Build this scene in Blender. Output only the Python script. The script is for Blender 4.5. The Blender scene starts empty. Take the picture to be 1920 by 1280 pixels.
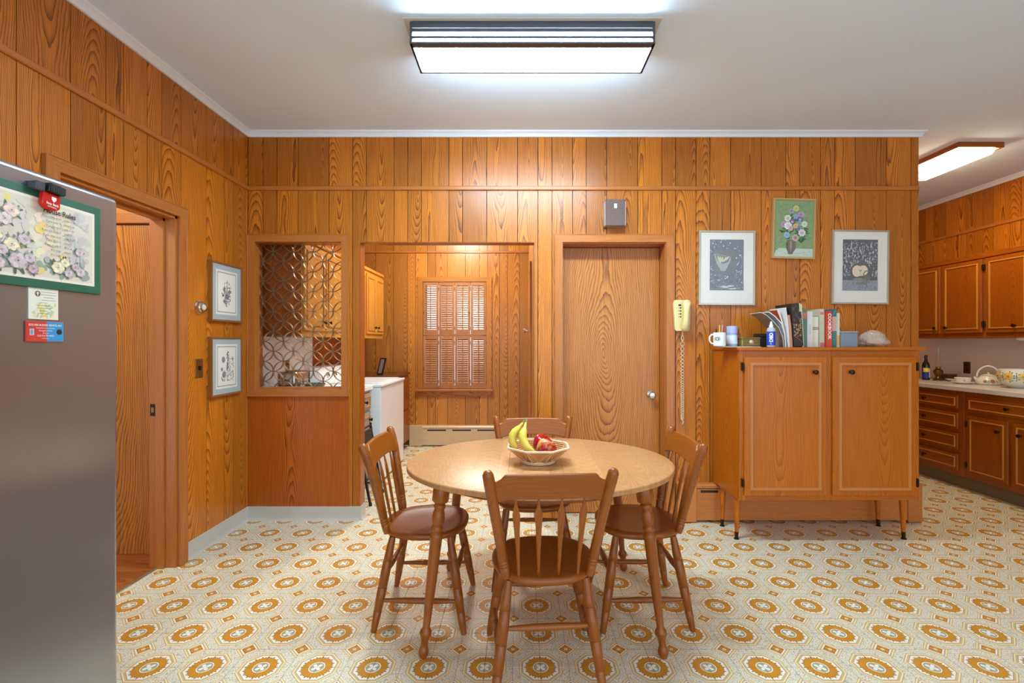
import bpy, bmesh, math, random
from mathutils import Matrix, Vector
random.seed(7)
PI = math.pi
SC = bpy.context.scene
COL = SC.collection
# ------------------------------------------------------------------ camera, world, exposure
CX, CY, F, H = 974.0, 642.4, 890.2, 1.326          # principal point, focal length (px of 1920x1280), eye height
cam = bpy.data.cameras.new('camera'); cam_o = bpy.data.objects.new('camera', cam); COL.objects.link(cam_o)
cam.sensor_width = 36; cam.lens = F / 1920 * 36
cam.shift_x = (960 - CX) / 1920; cam.shift_y = (CY - 640) / 1920
cam.clip_start = 0.02
cam_o.location = (0, 0, H); cam_o.rotation_euler = (PI / 2, 0, 0)
SC.camera = cam_o
W = bpy.data.worlds.new('world'); SC.world = W; W.use_nodes = True
W.node_tree.nodes['Background'].inputs[0].default_value = (0.80, 0.93, 1.08, 1)
W.node_tree.nodes['Background'].inputs[1].default_value = 1.0
vs = SC.view_settings
vs.view_transform = 'Standard'; vs.look = 'None'; vs.gamma = 1; vs.use_curve_mapping = False
vs.exposure = 1.08
LAMP_MAIN, LAMP_KITCHEN, LAMP_PANTRY, FILL_HALL = 46.0, 17.0, 80.0, 48.0
SC.cycles.max_bounces = 8; SC.cycles.diffuse_bounces = 5

# ------------------------------------------------------------------ shader helpers
def lin(c):
    r = []
    for v in c:
        v /= 255.0
        r.append(v / 12.92 if v <= 0.04045 else ((v + 0.055) / 1.055) ** 2.4)
    return (r[0], r[1], r[2], 1.0)

class S:
    """socket wrapper so node maths can be written as expressions"""
    def __init__(s, t, k): s.t, s.k = t, k
    def op(s, o, *a):
        n = s.t.nodes.new('ShaderNodeMath'); n.operation = o
        for i, v in enumerate((s,) + a):
            if isinstance(v, S): s.t.links.new(v.k, n.inputs[i])
            else: n.inputs[i].default_value = v
        return S(s.t, n.outputs[0])
    def __add__(s, o): return s.op('ADD', o)
    def __sub__(s, o): return s.op('SUBTRACT', o)
    def __mul__(s, o): return s.op('MULTIPLY', o)
    def __truediv__(s, o): return s.op('DIVIDE', o)
    def __rsub__(s, o): return (s * -1.0) + o
    __radd__ = __add__; __rmul__ = __mul__
    def abs(s): return s.op('ABSOLUTE')
    def fract(s): return s.op('FRACT')
    def sqrt(s): return s.op('SQRT')
    def sin(s): return s.op('SINE')
    def max(s, o): return s.op('MAXIMUM', o)
    def min(s, o): return s.op('MINIMUM', o)
    def pow(s, o): return s.op('POWER', o)
    def lt(s, o): return s.op('LESS_THAN', o)
    def gt(s, o): return s.op('GREATER_THAN', o)
    def clamp(s): return s.max(0.0).min(1.0)

def newmat(name):
    m = bpy.data.materials.new(name); m.use_nodes = True
    t = m.node_tree; b = t.nodes['Principled BSDF']
    return m, t, b
def comb(t, x, y, z):
    n = t.nodes.new('ShaderNodeCombineXYZ')
    for i, v in enumerate((x, y, z)):
        if isinstance(v, S): t.links.new(v.k, n.inputs[i])
        else: n.inputs[i].default_value = v
    return S(t, n.outputs[0])
def noise(t, vec, scale=1.0, detail=2.0, rough=0.5):
    n = t.nodes.new('ShaderNodeTexNoise'); n.inputs['Scale'].default_value = scale
    n.inputs['Detail'].default_value = detail; n.inputs['Roughness'].default_value = rough
    t.links.new(vec.k, n.inputs['Vector']); return S(t, n.outputs['Fac'])
def voro(t, vec, scale, feature='DISTANCE_TO_EDGE'):
    n = t.nodes.new('ShaderNodeTexVoronoi'); n.feature = feature; n.inputs['Scale'].default_value = scale
    t.links.new(vec.k, n.inputs['Vector']); return S(t, n.outputs['Distance'])
def coords(t, which='Object'):
    if which == 'World':
        n = t.nodes.new('ShaderNodeNewGeometry'); v = n.outputs['Position']
    else:
        n = t.nodes.new('ShaderNodeTexCoord'); v = n.outputs[which]
    s = t.nodes.new('ShaderNodeSeparateXYZ'); t.links.new(v, s.inputs[0])
    return S(t, v), [S(t, s.outputs[i]) for i in range(3)]
def rnd(t):
    n = t.nodes.new('ShaderNodeObjectInfo'); return S(t, n.outputs['Random'])
def mix(t, fac, a, b):
    n = t.nodes.new('ShaderNodeMix'); n.data_type = 'RGBA'
    for i, v in ((0, fac), (6, a), (7, b)):
        if isinstance(v, S): t.links.new(v.k, n.inputs[i])
        else: n.inputs[i].default_value = v
    return S(t, n.outputs[2])
def bump(t, b, h, strength=0.2, dist=0.002):
    n = t.nodes.new('ShaderNodeBump'); n.inputs['Strength'].default_value = strength
    n.inputs['Distance'].default_value = dist
    t.links.new(h.k, n.inputs['Height']); t.links.new(n.outputs[0], b.inputs['Normal'])

MATS = {}
def plain(name, col, rough=0.5, metal=0.0, var=0.0, vs_=30.0, **kw):
    if name in MATS: return MATS[name]
    m, t, b = newmat(name)
    b.inputs['Roughness'].default_value = rough; b.inputs['Metallic'].default_value = metal
    c = lin(col)
    v, _ = coords(t)
    n = noise(t, v, vs_, 3)
    k = (n - 0.5) * (var if var else 0.06) + 1.0
    mx = t.nodes.new('ShaderNodeVectorMath'); mx.operation = 'SCALE'
    mx.inputs[0].default_value = c[:3]; t.links.new(k.k, mx.inputs['Scale'])
    t.links.new(mx.outputs[0], b.inputs['Base Color'])
    for a, x in kw.items(): b.inputs[a.replace('_', ' ')].default_value = x
    MATS[name] = m; return m

def wood(name, light, dark, along=2, freq=150.0, rough=0.34, cath=1.0, lines=0.95, streak=0.6, tone=0.42, coat=0.28, slope=0.05, fine=260.0):
    if name in MATS: return MATS[name]
    m, t, b = newmat(name)
    _, c = coords(t); r = rnd(t)
    l = c[along]; oth = [c[i] for i in range(3) if i != along]
    a = oth[0] + oth[1]
    r2 = (r * 13.7).fract(); r3 = (r * 57.3).fract()
    n1 = noise(t, comb(t, a * 3.0, l * 1.0, r * 80.0), 1.0, 1)
    n2 = noise(t, comb(t, a * 8.0, l * 2.6, r * 60.0 + 9.0), 1.0, 2)
    B = l * slope * ((r2 - 0.5) * 2.0 + 1.0) + (n1 - 0.5) * (0.09 * cath) + ((r2 * 7.0).fract() - 0.5) * 0.22
    A = a + (n2 - 0.5) * 0.045 + (r3 - 0.5) * 0.14
    rad = (A * A + B * B).sqrt()
    n3 = noise(t, comb(t, a * 60.0, l * 9.0, r * 30.0), 1.0, 2)
    saw = (rad * freq + (n3 - 0.5) * 0.55).fract()
    line = saw.pow(3.0)
    fib = noise(t, comb(t, a * fine, l * 4.0, r * 20.0), 1.0, 2)
    fac = (line * lines + (fib - 0.42) * (streak * 2.0)).clamp()
    col = mix(t, fac, lin(light), lin(dark))
    k = (r3 - 0.5) * tone + 1.0
    sc = t.nodes.new('ShaderNodeVectorMath'); sc.operation = 'SCALE'
    t.links.new(col.k, sc.inputs[0]); t.links.new(k.k, sc.inputs['Scale'])
    t.links.new(sc.outputs[0], b.inputs['Base Color'])
    b.inputs['Roughness'].default_value = rough
    b.inputs['Specular IOR Level'].default_value = 0.36
    b.inputs['Coat Weight'].default_value = coat; b.inputs['Coat Roughness'].default_value = 0.3
    bump(t, b, (line * -0.5) + (fib * -0.6), 0.25, 0.0015)
    MATS[name] = m; return m
AX = 'xyz'
def woodset(name, light, dark, **kw):
    return [wood(name + '_' + AX[i], light, dark, along=i, **kw) for i in range(3)]
PANEL = woodset('oak_panel', (204, 120, 27), (104, 47, 3))
PANELB = woodset('oak_pantry_panel', (202, 134, 54), (128, 72, 16))
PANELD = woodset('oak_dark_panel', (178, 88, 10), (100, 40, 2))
TRIM = woodset('oak_trim', (190, 114, 48), (144, 80, 26), cath=0.4, lines=0.35, tone=0.1, slope=0.02)
DOORW = woodset('oak_door', (204, 128, 50), (118, 60, 14), freq=80, cath=2.6, slope=0.16, tone=0.05)
CAB = woodset('oak_cabinet', (196, 106, 10), (128, 58, 0), lines=0.55, tone=0.1, coat=0.08)
KIT = woodset('oak_kitchen_cabinet', (158, 82, 12), (92, 40, 2), lines=0.45, tone=0.1)
PCAB = woodset('oak_pantry_cabinet', (206, 144, 50), (158, 98, 22), lines=0.35, tone=0.06)
CHAIR = woodset('maple_chair', (152, 82, 22), (86, 38, 5), freq=90, lines=0.3, streak=0.3, tone=0.12, rough=0.28, coat=0.2, fine=120)
TABLE = woodset('maple_table', (206, 164, 116), (164, 116, 70), freq=70, lines=0.35, streak=0.35, tone=0.08, rough=0.24, coat=0.4)
SHUT = woodset('walnut_shutter', (172, 118, 72), (118, 72, 36), lines=0.3, tone=0.16)
MOULD = plain('gilt_moulding', (194, 134, 62), 0.4, var=0.15)
DARKC = plain('groove_dark', (36, 16, 5), 0.9)
WHITEP = plain('white_paint', (226, 230, 232), 0.5)
CEIL = plain('ceiling_paint', (224, 240, 254), 0.85, var=0.02, vs_=2)
COVE = plain('grey_vinyl_cove', (196, 192, 180), 0.45, var=0.08, vs_=8)
BRASS = plain('aged_brass', (150, 118, 66), 0.35, 0.9)
BRONZE = plain('dark_bronze', (52, 38, 28), 0.35, 0.7)
CHROME = plain('satin_nickel', (200, 196, 188), 0.22, 1.0)
BLACK = plain('black_plastic', (22, 22, 24), 0.4)
GREYD = plain('fixture_charcoal', (74, 74, 78), 0.45, 0.3)
WHITEE = plain('white_enamel', (232, 236, 236), 0.22)
HEATER = wood('heater_wood', (196, 120, 56), (150, 84, 34), along=0, lines=0.3)
HEATERP = wood('heater_pale', (206, 178, 140), (176, 142, 100), along=0, lines=0.2)
def emit(name, col, st):
    m, t, b = newmat(name)
    b.inputs['Base Color'].default_value = (0.9, 0.9, 0.9, 1)
    b.inputs['Emission Color'].default_value = lin(col); b.inputs['Emission Strength'].default_value = st
    return m
def paintmat():
    m, t, b = newmat('printed_ink')
    n = t.nodes.new('ShaderNodeAttribute'); n.attribute_name = 'Col'
    t.links.new(n.outputs['Color'], b.inputs['Base Color']); b.inputs['Roughness'].default_value = 0.45
    return m
INK = paintmat()

def floor_mat():
    m, t, b = newmat('patterned_vinyl')
    v, c = coords(t, 'World')
    P = 0.2286
    u = (c[0] + 6.623 * P) / P; w = (c[1] - 8.49 * P) / P
    x = (u + 0.5).fract() - 0.5; y = (w + 0.5).fract() - 0.5
    ax, ay = x.abs(), y.abs()
    r = (x * x + y * y).sqrt()
    o = ax.max(ay).max((ax + ay) * 0.70711)
    th = y.op('ARCTAN2', x)
    bg = mix(t, noise(t, v, 260, 1).gt(0.56), lin((238, 230, 202)), lin((212, 208, 184)))
    scr = voro(t, v, 110).lt(0.06)
    bg = mix(t, scr * 0.6, bg, lin((128, 130, 118)))
    tan = lin((200, 154, 82)); cream = lin((240, 226, 180)); olive = lin((200, 186, 140)); org = lin((212, 146, 44)); brn = lin((152, 96, 28)); wht = lin((240, 238, 226))
    col = bg
    col = mix(t, o.lt(0.385), col, tan)
    col = mix(t, o.lt(0.372), col, cream)
    col = mix(t, o.lt(0.350), col, olive)
    col = mix(t, o.lt(0.322), col, tan)
    col = mix(t, o.lt(0.310), col, wht)
    pet = ((th * 8.0).sin().abs() * -0.06) + 0.303
    pet2 = ((th * 8.0 + 1.5708).sin().abs() * -0.055) + 0.282
    edge = pet.max(pet2)
    col = mix(t, r.lt(edge), col, brn)
    col = mix(t, r.lt(edge - 0.014), col, org)
    ray = ((th * 16.0).sin().abs().lt(0.25)) * r.gt(0.165) * r.lt(edge)
    col = mix(t, ray * 0.7, col, brn)
    arc = ((r * 34.0 + (th * 8.0).sin() * 0.6).fract().lt(0.2)) * r.lt(0.235)
    col = mix(t, arc * 0.35, col, brn)
    col = mix(t, r.lt(0.150), col, brn)
    col = mix(t, r.lt(0.142), col, wht)
    col = mix(t, r.lt(0.125), col, lin((176, 168, 130)))
    petin = r.lt(((th * 2.0).sin().abs()) * 0.085 + 0.015)
    col = mix(t, petin, col, wht)
    # small diamonds between the octagons
    dx = ax * -1.0 + 0.5; dy = ay * -1.0 + 0.5
    d = dx + dy
    rd = (dx * dx + dy * dy).sqrt()
    col = mix(t, d.lt(0.245), col, tan)
    col = mix(t, d.lt(0.232), col, cream)
    col = mix(t, d.lt(0.205), col, olive)
    col = mix(t, d.lt(0.180), col, tan)
    col = mix(t, d.lt(0.170), col, wht)
    col = mix(t, d.lt(0.135), col, lin((190, 124, 44)))
    col = mix(t, rd.lt(0.08) * d.lt(0.135), col, org)
    col = mix(t, rd.lt(0.048), col, lin((150, 92, 30)))
    col = mix(t, rd.lt(0.038), col, cream)
    # printed seam through the diamond centres
    seam = dx.min(dy).lt(0.006)
    col = mix(t, seam * 0.45, col, lin((110, 90, 60)))
    t.links.new(col.k, b.inputs['Base Color'])
    b.inputs['Roughness'].default_value = 0.38
    b.inputs['Specular IOR Level'].default_value = 0.4
    bump(t, b, noise(t, v, 300, 2), 0.08, 0.001)
    return m
FLOORM = floor_mat()

# ------------------------------------------------------------------ mesh helpers
WM = {}
class MB:
    def __init__(s, M=None): s.v, s.f, s.c, s.M = [], [], [], (M or Matrix())
    def add(s, vs_, fs, col=None):
        n = len(s.v)
        s.v += [tuple(s.M @ Vector(p)) for p in vs_]
        s.f += [tuple(i + n for i in f) for f in fs]; s.c += [col] * len(fs)
        return s
    def box(s, x0, x1, y0, y1, z0, z1, b=0.0):
        if x0 > x1: x0, x1 = x1, x0
        if y0 > y1: y0, y1 = y1, y0
        if z0 > z1: z0, z1 = z1, z0
        b = min(b, (x1 - x0) * .45, (y1 - y0) * .45, (z1 - z0) * .45)
        X, Y, Z = (x0, x1), (y0, y1), (z0, z1)
        if b <= 0:
            vs_ = [(X[i], Y[j], Z[k]) for i in (0, 1) for j in (0, 1) for k in (0, 1)]
            return s.add(vs_, [(0, 1, 3, 2), (4, 6, 7, 5), (0, 4, 5, 1), (2, 3, 7, 6), (0, 2, 6, 4), (1, 5, 7, 3)])
        vs_, ix = [], {}
        for i in (0, 1):
            for j in (0, 1):
                for k in (0, 1):
                    e = [b if q == 0 else -b for q in (i, j, k)]
                    for ax in range(3):
                        p = [X[i] + (0 if ax == 0 else e[0]), Y[j] + (0 if ax == 1 else e[1]), Z[k] + (0 if ax == 2 else e[2])]
                        ix[i, j, k, ax] = len(vs_); vs_.append(p)
        fs = []
        for q in (0, 1):
            fs.append((ix[q, 0, 0, 0], ix[q, 1, 0, 0], ix[q, 1, 1, 0], ix[q, 0, 1, 0]))
            fs.append((ix[0, q, 0, 1], ix[1, q, 0, 1], ix[1, q, 1, 1], ix[0, q, 1, 1]))
            fs.append((ix[0, 0, q, 2], ix[1, 0, q, 2], ix[1, 1, q, 2], ix[0, 1, q, 2]))
            for w in (0, 1):
                fs.append((ix[q, w, 0, 0], ix[q, w, 1, 0], ix[q, w, 1, 1], ix[q, w, 0, 1]))
                fs.append((ix[q, 0, w, 0], ix[q, 1, w, 0], ix[q, 1, w, 2], ix[q, 0, w, 2]))
                fs.append((ix[0, q, w, 1], ix[1, q, w, 1], ix[1, q, w, 2], ix[0, q, w, 2]))
                for z in (0, 1): fs.append((ix[q, w, z, 0], ix[q, w, z, 1], ix[q, w, z, 2]))
        return s.add(vs_, fs)
    def tube(s, path, rad, n=10, sx=1.0, sy=1.0, up=None, closed=False, cap=True):
        path = [Vector(p) for p in path]; m = len(path)
        if not isinstance(rad, (list, tuple)): rad = [rad] * m
        vs_, fs, prev = [], [], None
        for i, p in enumerate(path):
            if closed: d = path[(i + 1) % m] - path[i - 1]
            else: d = path[min(i + 1, m - 1)] - path[max(i - 1, 0)]
            d.normalize()
            if prev is None:
                u = Vector(up) if up else (Vector((0, 0, 1)) if abs(d.z) < 0.9 else Vector((1, 0, 0)))
            else: u = prev
            u = (u - d * u.dot(d)).normalized(); w = d.cross(u); prev = u
            for k in range(n):
                a = 2 * PI * k / n
                vs_.append(p + u * (math.cos(a) * rad[i] * sx) + w * (math.sin(a) * rad[i] * sy))
        L = m if closed else m - 1
        for i in range(L):
            j = (i + 1) % m
            for k in range(n): fs.append((i * n + k, i * n + (k + 1) % n, j * n + (k + 1) % n, j * n + k))
        if cap and not closed: fs += [tuple(range(n)), tuple(range((m - 1) * n, m * n))]
        return s.add(vs_, fs)
    def lathe(s, prof, c=(0, 0, 0), n=24, M=None):
        """profile [(r, z)] about the z axis at c (optionally transformed by M first)"""
        vs_, fs = [], []
        T = Matrix.Translation(c) @ (M or Matrix())
        for r, z in prof:
            for k in range(n):
                a = 2 * PI * k / n; vs_.append(T @ Vector((r * math.cos(a), r * math.sin(a), z)))
        for i in range(len(prof) - 1):
            for k in range(n): fs.append((i * n + k, i * n + (k + 1) % n, (i + 1) * n + (k + 1) % n, (i + 1) * n + k))
        fs += [tuple(range(n)), tuple(range((len(prof) - 1) * n, len(prof) * n))]
        return s.add(vs_, fs)
    def prism(s, poly, y0, y1):
        """polygon [(x, z)] extruded from y0 to y1"""
        n = len(poly)
        vs_ = [(x, y0, z) for x, z in poly] + [(x, y1, z) for x, z in poly]
        fs = [tuple(range(n)), tuple(range(n, 2 * n))] + [(i, (i + 1) % n, n + (i + 1) % n, n + i) for i in range(n)]
        return s.add(vs_, fs)
    def frame(s, x0, x1, z0, z1, w, y0, y1, b=0.0):
        """mitred rectangular frame in the xz plane, w wide"""
        o = [(x0, z0), (x1, z0), (x1, z1), (x0, z1)]; i = [(x0 + w, z0 + w), (x1 - w, z0 + w), (x1 - w, z1 - w), (x0 + w, z1 - w)]
        for k in range(4):
            j = (k + 1) % 4
            s.prism([o[k], o[j], i[j], i[k]], y0, y1)
        return s
    def build(s, name, mat, parent=None, origin=None, smooth=True, angle=35, local=False):
        me = bpy.data.meshes.new(name)
        o0 = Vector(origin) if origin is not None else Vector()
        me.from_pydata([tuple(Vector(p) - o0) for p in s.v], [], s.f)
        if any(c is not None for c in s.c):
            at = me.color_attributes.new('Col', 'FLOAT_COLOR', 'CORNER')
            for p in me.polygons:
                c = s.c[p.index] or (1, 1, 1, 1)
                for li in p.loop_indices: at.data[li].color = c
        else:
            bm = bmesh.new(); bm.from_mesh(me); bmesh.ops.recalc_face_normals(bm, faces=bm.faces); bm.to_mesh(me); bm.free()
        if smooth:
            for p in me.polygons: p.use_smooth = True
            me.set_sharp_from_angle(angle=math.radians(angle))
        me.materials.append(mat)
        return link(bpy.data.objects.new(name, me), parent, o0)
def link(o, parent=None, loc=(0, 0, 0), rotz=0.0):
    COL.objects.link(o)
    o.location = loc; o.rotation_euler = (0, 0, rotz)
    WM[o.name] = Matrix.Translation(loc) @ Matrix.Rotation(rotz, 4, 'Z')
    if parent is not None:
        o.parent = parent; o.matrix_parent_inverse = WM[parent.name].inverted()
    return o
def tag(o, label, cat=None, group=None, kind=None):
    o['label'] = label
    if cat: o['category'] = cat
    if group: o['group'] = group
    if kind: o['kind'] = kind
    return o
def struct(o, label, cat): return tag(o, label, cat, None, 'structure')
def thing(name, label, cat, loc=(0, 0, 0), group=None):
    o = bpy.data.objects.new(name, None); o.empty_display_size = 0.05
    link(o, None, loc); return tag(o, label, cat, group)
def bev(o, w, seg=3):
    m = o.modifiers.new('bevel', 'BEVEL'); m.width = w; m.segments = seg; m.limit_method = 'ANGLE'; return o
def dup(root, loc, rotz, label=None):
    r = root.copy(); COL.objects.link(r); r.location = loc; r.rotation_euler = (0, 0, rotz)
    if label: r['label'] = label
    for ch in list(root.children):
        c = ch.copy(); COL.objects.link(c); c.parent = r
        for g in ch.children:
            d = g.copy(); COL.objects.link(d); d.parent = c
    return r
def clone(o, parent, loc):
    """another part sharing mesh data, shifted to loc (world)"""
    c = o.copy(); c.parent = None; link(c, parent, loc); return c
def FR(origin, xdir, normal):
    """local x -> xdir, local -y -> normal (towards the viewer), local z -> up"""
    x = Vector(xdir); y = -Vector(normal); z = Vector((0, 0, 1))
    return Matrix.Translation(origin) @ Matrix(((x.x, y.x, z.x, 0), (x.y, y.y, z.y, 0), (x.z, y.z, z.z, 0), (0, 0, 0, 1)))
def px(x, y, Y):
    return ((x - CX) / F * Y, H - (y - CY) / F * Y)
def textmesh(txt, size, M, name, mat, parent, align='CENTER', bold=0.0, sx=1.0):
    cu = bpy.data.curves.new(name, 'FONT'); cu.body = txt; cu.size = size; cu.align_x = align; cu.align_y = 'CENTER'
    cu.resolution_u = 2; cu.offset = bold
    ob = bpy.data.objects.new(name + '_tmp', cu); COL.objects.link(ob)
    dg = bpy.context.evaluated_depsgraph_get(); dg.update()
    me = bpy.data.meshes.new_from_object(ob.evaluated_get(dg))
    bpy.data.objects.remove(ob); bpy.data.curves.remove(cu)
    # text lies in xy: turn it to xz facing local -y
    me.transform(M @ Matrix.Diagonal((sx, 1, 1, 1)) @ Matrix.Rotation(PI / 2, 4, 'X'))
    me.materials.clear(); me.materials.append(mat)
    return link(bpy.data.objects.new(name, me), parent)

class Art(MB):
    """flat print: coloured shapes in the local xz plane, each layer a hair in front of the last"""
    def __init__(s, M, y=0.0, step=0.000005): super().__init__(M); s.y, s.step = y, step
    def poly(s, pts, col):
        s.y -= s.step
        return s.add([(x, s.y, z) for x, z in pts], [tuple(range(len(pts)))], lin(col))
    def ell(s, x, z, rx, rz, col, rot=0.0, n=12, jag=0.0):
        p = []
        for k in range(n):
            a = 2 * PI * k / n; q = 1 + (jag * (1 if k % 2 else -1))
            ex, ez = rx * q * math.cos(a), rz * q * math.sin(a)
            p.append((x + ex * math.cos(rot) - ez * math.sin(rot), z + ex * math.sin(rot) + ez * math.cos(rot)))
        return s.poly(p, col)
    def rect(s, x0, x1, z0, z1, col): return s.poly([(x0, z0), (x1, z0), (x1, z1), (x0, z1)], col)
    def line(s, x0, z0, x1, z1, w, col):
        d = Vector((x1 - x0, z1 - z0)); n = Vector((-d.y, d.x)).normalized() * (w / 2)
        return s.poly([(x0 + n.x, z0 + n.y), (x1 + n.x, z1 + n.y), (x1 - n.x, z1 - n.y), (x0 - n.x, z0 - n.y)], col)

# ------------------------------------------------------------------ room shell
XL, XR, YB, YF, ZC, YN = -2.03, 4.65, 3.55, 6.15, 2.90, -1.5
CYC = [.154, .105, .154, .231, .183, .105]
def grooves(a, b, start, k=0):
    """plank edges between a and b, with the six-width panel cycle anchored at start"""
    xs = [start]; i = k
    while xs[-1] < b: xs.append(xs[-1] + CYC[i % 6]); i += 1
    j = k - 1
    while xs[0] > a: xs.insert(0, xs[0] - CYC[j % 6]); j -= 1
    xs = [x for x in xs if a + 0.02 < x < b - 0.02]
    return [a] + xs + [b]
def planks(wall, M, xs, zs, openings, mats, gap=0.0045, depth=0.009):
    for i in range(len(xs) - 1):
        for (z0, z1) in zs:
            a, b = xs[i] + gap / 2, xs[i + 1] - gap / 2
            cuts = sorted({a, b} | {q for o in openings for q in o[:2] if a < q < b})
            m = MB(M); cells = []
            for c0, c1 in zip(cuts, cuts[1:]):
                mid = (c0 + c1) / 2; iv = [(z0, z1)]
                for (o0, o1, p0, p1) in openings:
                    if o0 < mid < o1:
                        nv = []
                        for (q0, q1) in iv:
                            if p1 <= q0 or p0 >= q1: nv.append((q0, q1)); continue
                            if q0 < p0: nv.append((q0, p0))
                            if p1 < q1: nv.append((p1, q1))
                        iv = nv
                for q0, q1 in iv:
                    if q1 - q0 > 0.01: cells.append((c0, c1, q0, q1))
            # pieces of one plank that do not touch each other are separate boards
            used = [False] * len(cells)
            for s0 in range(len(cells)):
                if used[s0]: continue
                grp, todo = [], [s0]; used[s0] = True
                while todo:
                    g = todo.pop(); grp.append(cells[g])
                    for h in range(len(cells)):
                        if not used[h] and min(abs(cells[h][0] - cells[g][1]), abs(cells[h][1] - cells[g][0])) < 1e-6 and cells[h][2] < cells[g][3] and cells[h][3] > cells[g][2]:
                            used[h] = True; todo.append(h)
                m = MB(M)
                for (c0, c1, q0, q1) in grp: m.box(c0, c1, 0, depth, q0, q1)
                org = M @ Vector(((a + b) / 2, depth / 2, (min(g[2] for g in grp) + max(g[3] for g in grp)) / 2))
                m.build('plank', mats, wall, org, smooth=False)
UPZ, LOZ, RZ0, RZ1 = (2.489, 2.865), (0.0, 2.466), 2.464, 2.494

# --- back wall (partition facing the camera) with pass-through, open doorway and closet door
OP_PASS = (-1.98, -1.324, 0.985, 2.081); OP_DOORWAY = (-1.196, 0.1155, -0.1, 2.081); OP_CLOSET = (0.319, 1.094, -0.1, 2.073)
core = MB()
def wall_with_holes(m, x0, x1, y0, y1, z0, z1, holes):
    xs = sorted({x0, x1} | {q for h in holes for q in h[:2]})
    for a, b in zip(xs, xs[1:]):
        mid = (a + b) / 2; iv = [(z0, z1)]
        for (h0, h1, p0, p1) in holes:
            if h0 < mid < h1:
                nv = []
                for q0, q1 in iv:
                    if q0 < p0: nv.append((q0, min(p0, q1)))
                    if p1 < q1: nv.append((max(p1, q0), q1))
                iv = [(q0, q1) for q0, q1 in nv if q1 - q0 > 1e-4]
        for q0, q1 in iv: m.box(a, b, y0, y1, q0, q1)
BX = 2.987
wall_with_holes(core, XL, BX, YB + 0.009, YB + 0.1, 0, ZC, [OP_PASS, OP_DOORWAY, OP_CLOSET])
wall_back = struct(core.build('wall_back', DARKC, smooth=False), 'oak plank partition wall facing the room, with pass-through, doorway and closet door', 'wall')
gx = [464, 493.3, 519.4, 559, 617, 661, 687, 739, 764.6, 790, 841.7, 867.3, 912.5, 970.5, 1008.7, 1035, 1073.6, 1099, 1137.5, 1195.7, 1240.9, 1266.8, 1305, 1331, 1369.9, 1427.6, 1473.5, 1499.8, 1538.3, 1565, 1603.6, 1662, 1708, 1723]
gx = [(x - CX) / F * YB for x in gx]; gx[0] = XL; gx[-1] = BX
planks(wall_back, FR((0, YB, 0), (1, 0, 0), (0, -1, 0)), gx, [UPZ, LOZ], [OP_PASS, OP_DOORWAY, OP_CLOSET, (XL - .1, -1.272, -.1, 0.95)], PANEL[2])
# darker single panel under the pass-through and its narrow end board
m = MB(); m.box(XL, -1.272, YB - 0.001, YB + 0.009, 0.0, 0.95); m.build('plank', PANELD[2], wall_back, (-1.65, YB, .5), smooth=False)
# jamb lining boards of doorway, closet
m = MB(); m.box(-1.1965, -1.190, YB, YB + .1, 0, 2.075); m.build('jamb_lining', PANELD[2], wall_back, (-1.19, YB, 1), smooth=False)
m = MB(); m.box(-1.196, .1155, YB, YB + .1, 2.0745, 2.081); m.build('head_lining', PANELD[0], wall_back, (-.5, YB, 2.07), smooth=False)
m = MB(); m.box(.1095, .1155, YB, YB + .1, 0, 2.0745); m.build('jamb_lining', PANEL[2], wall_back, (.11, YB, 1), smooth=False)
m = MB(); m.box(.1065, .1095, YB + .03, YB + .055, 1.13, 1.20); m.box(.105, .1095, YB + .036, YB + .049, 1.15, 1.18); m.build('latch_plate', BRASS, wall_back)
m = MB()
m.box(-1.98, -1.974, YB, YB + .1, .985, 2.081); m.box(-1.330, -1.324, YB, YB + .1, .985, 2.081)
m.box(-1.974, -1.33, YB, YB + .1, 2.075, 2.081); m.box(-1.974, -1.33, YB, YB + .1, .985, .991)
m.build('opening_lining', TRIM[2], wall_back, (-1.65, YB, 1.5), smooth=False)

# --- left wall
DL0, DL1, DLZ = 2.075, 2.815, 2.075           # doorway to the hall (along y)
core = MB(FR((XL, 0, 0), (0, 1, 0), (1, 0, 0)))
wall_with_holes(core, YN, YF + .1, 0.009, 0.15, 0, ZC, [(DL0, DL1, -0.1, DLZ)])
wall_left = struct(core.build('wall_left', DARKC, smooth=False), 'oak plank wall on the left with doorway to the hall', 'wall')
planks(wall_left, FR((XL, 0, 0), (0, 1, 0), (1, 0, 0)), grooves(YN, YB - .001, 1.916, 3), [UPZ, LOZ], [(DL0, DL1, -.1, DLZ)], PANEL[2])
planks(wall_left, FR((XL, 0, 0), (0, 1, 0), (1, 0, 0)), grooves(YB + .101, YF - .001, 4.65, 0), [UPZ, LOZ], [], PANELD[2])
# --- right wall (kitchen)
core = MB(); core.box(XR + .009, XR + .15, YN, YF + .1, 0, ZC)
wall_right = struct(core.build('wall_right', DARKC, smooth=False), 'oak plank kitchen wall on the right above the cabinets', 'wall')
planks(wall_right, FR((XR, 0, 0), (0, -1, 0), (-1, 0, 0)), grooves(-YF, -YN, -4.40, 2), [UPZ, LOZ], [], PANEL[2])
# --- far wall behind pantry and kitchen
WIN = (-1.249, -0.428, 0.728, 2.116)
core = MB(); wall_with_holes(core, XL - .15, XR + .15, YF + .009, YF + .12, 0, ZC, [WIN])
wall_far = struct(core.build('wall_far', DARKC, smooth=False), 'far oak plank wall of the pantry behind the shuttered window', 'wall')
planks(wall_far, FR((0, YF, 0), (1, 0, 0), (0, -1, 0)), grooves(XL, XR, -1.345, 0), [UPZ, (0, 2.486)], [WIN], PANELB[2])
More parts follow.
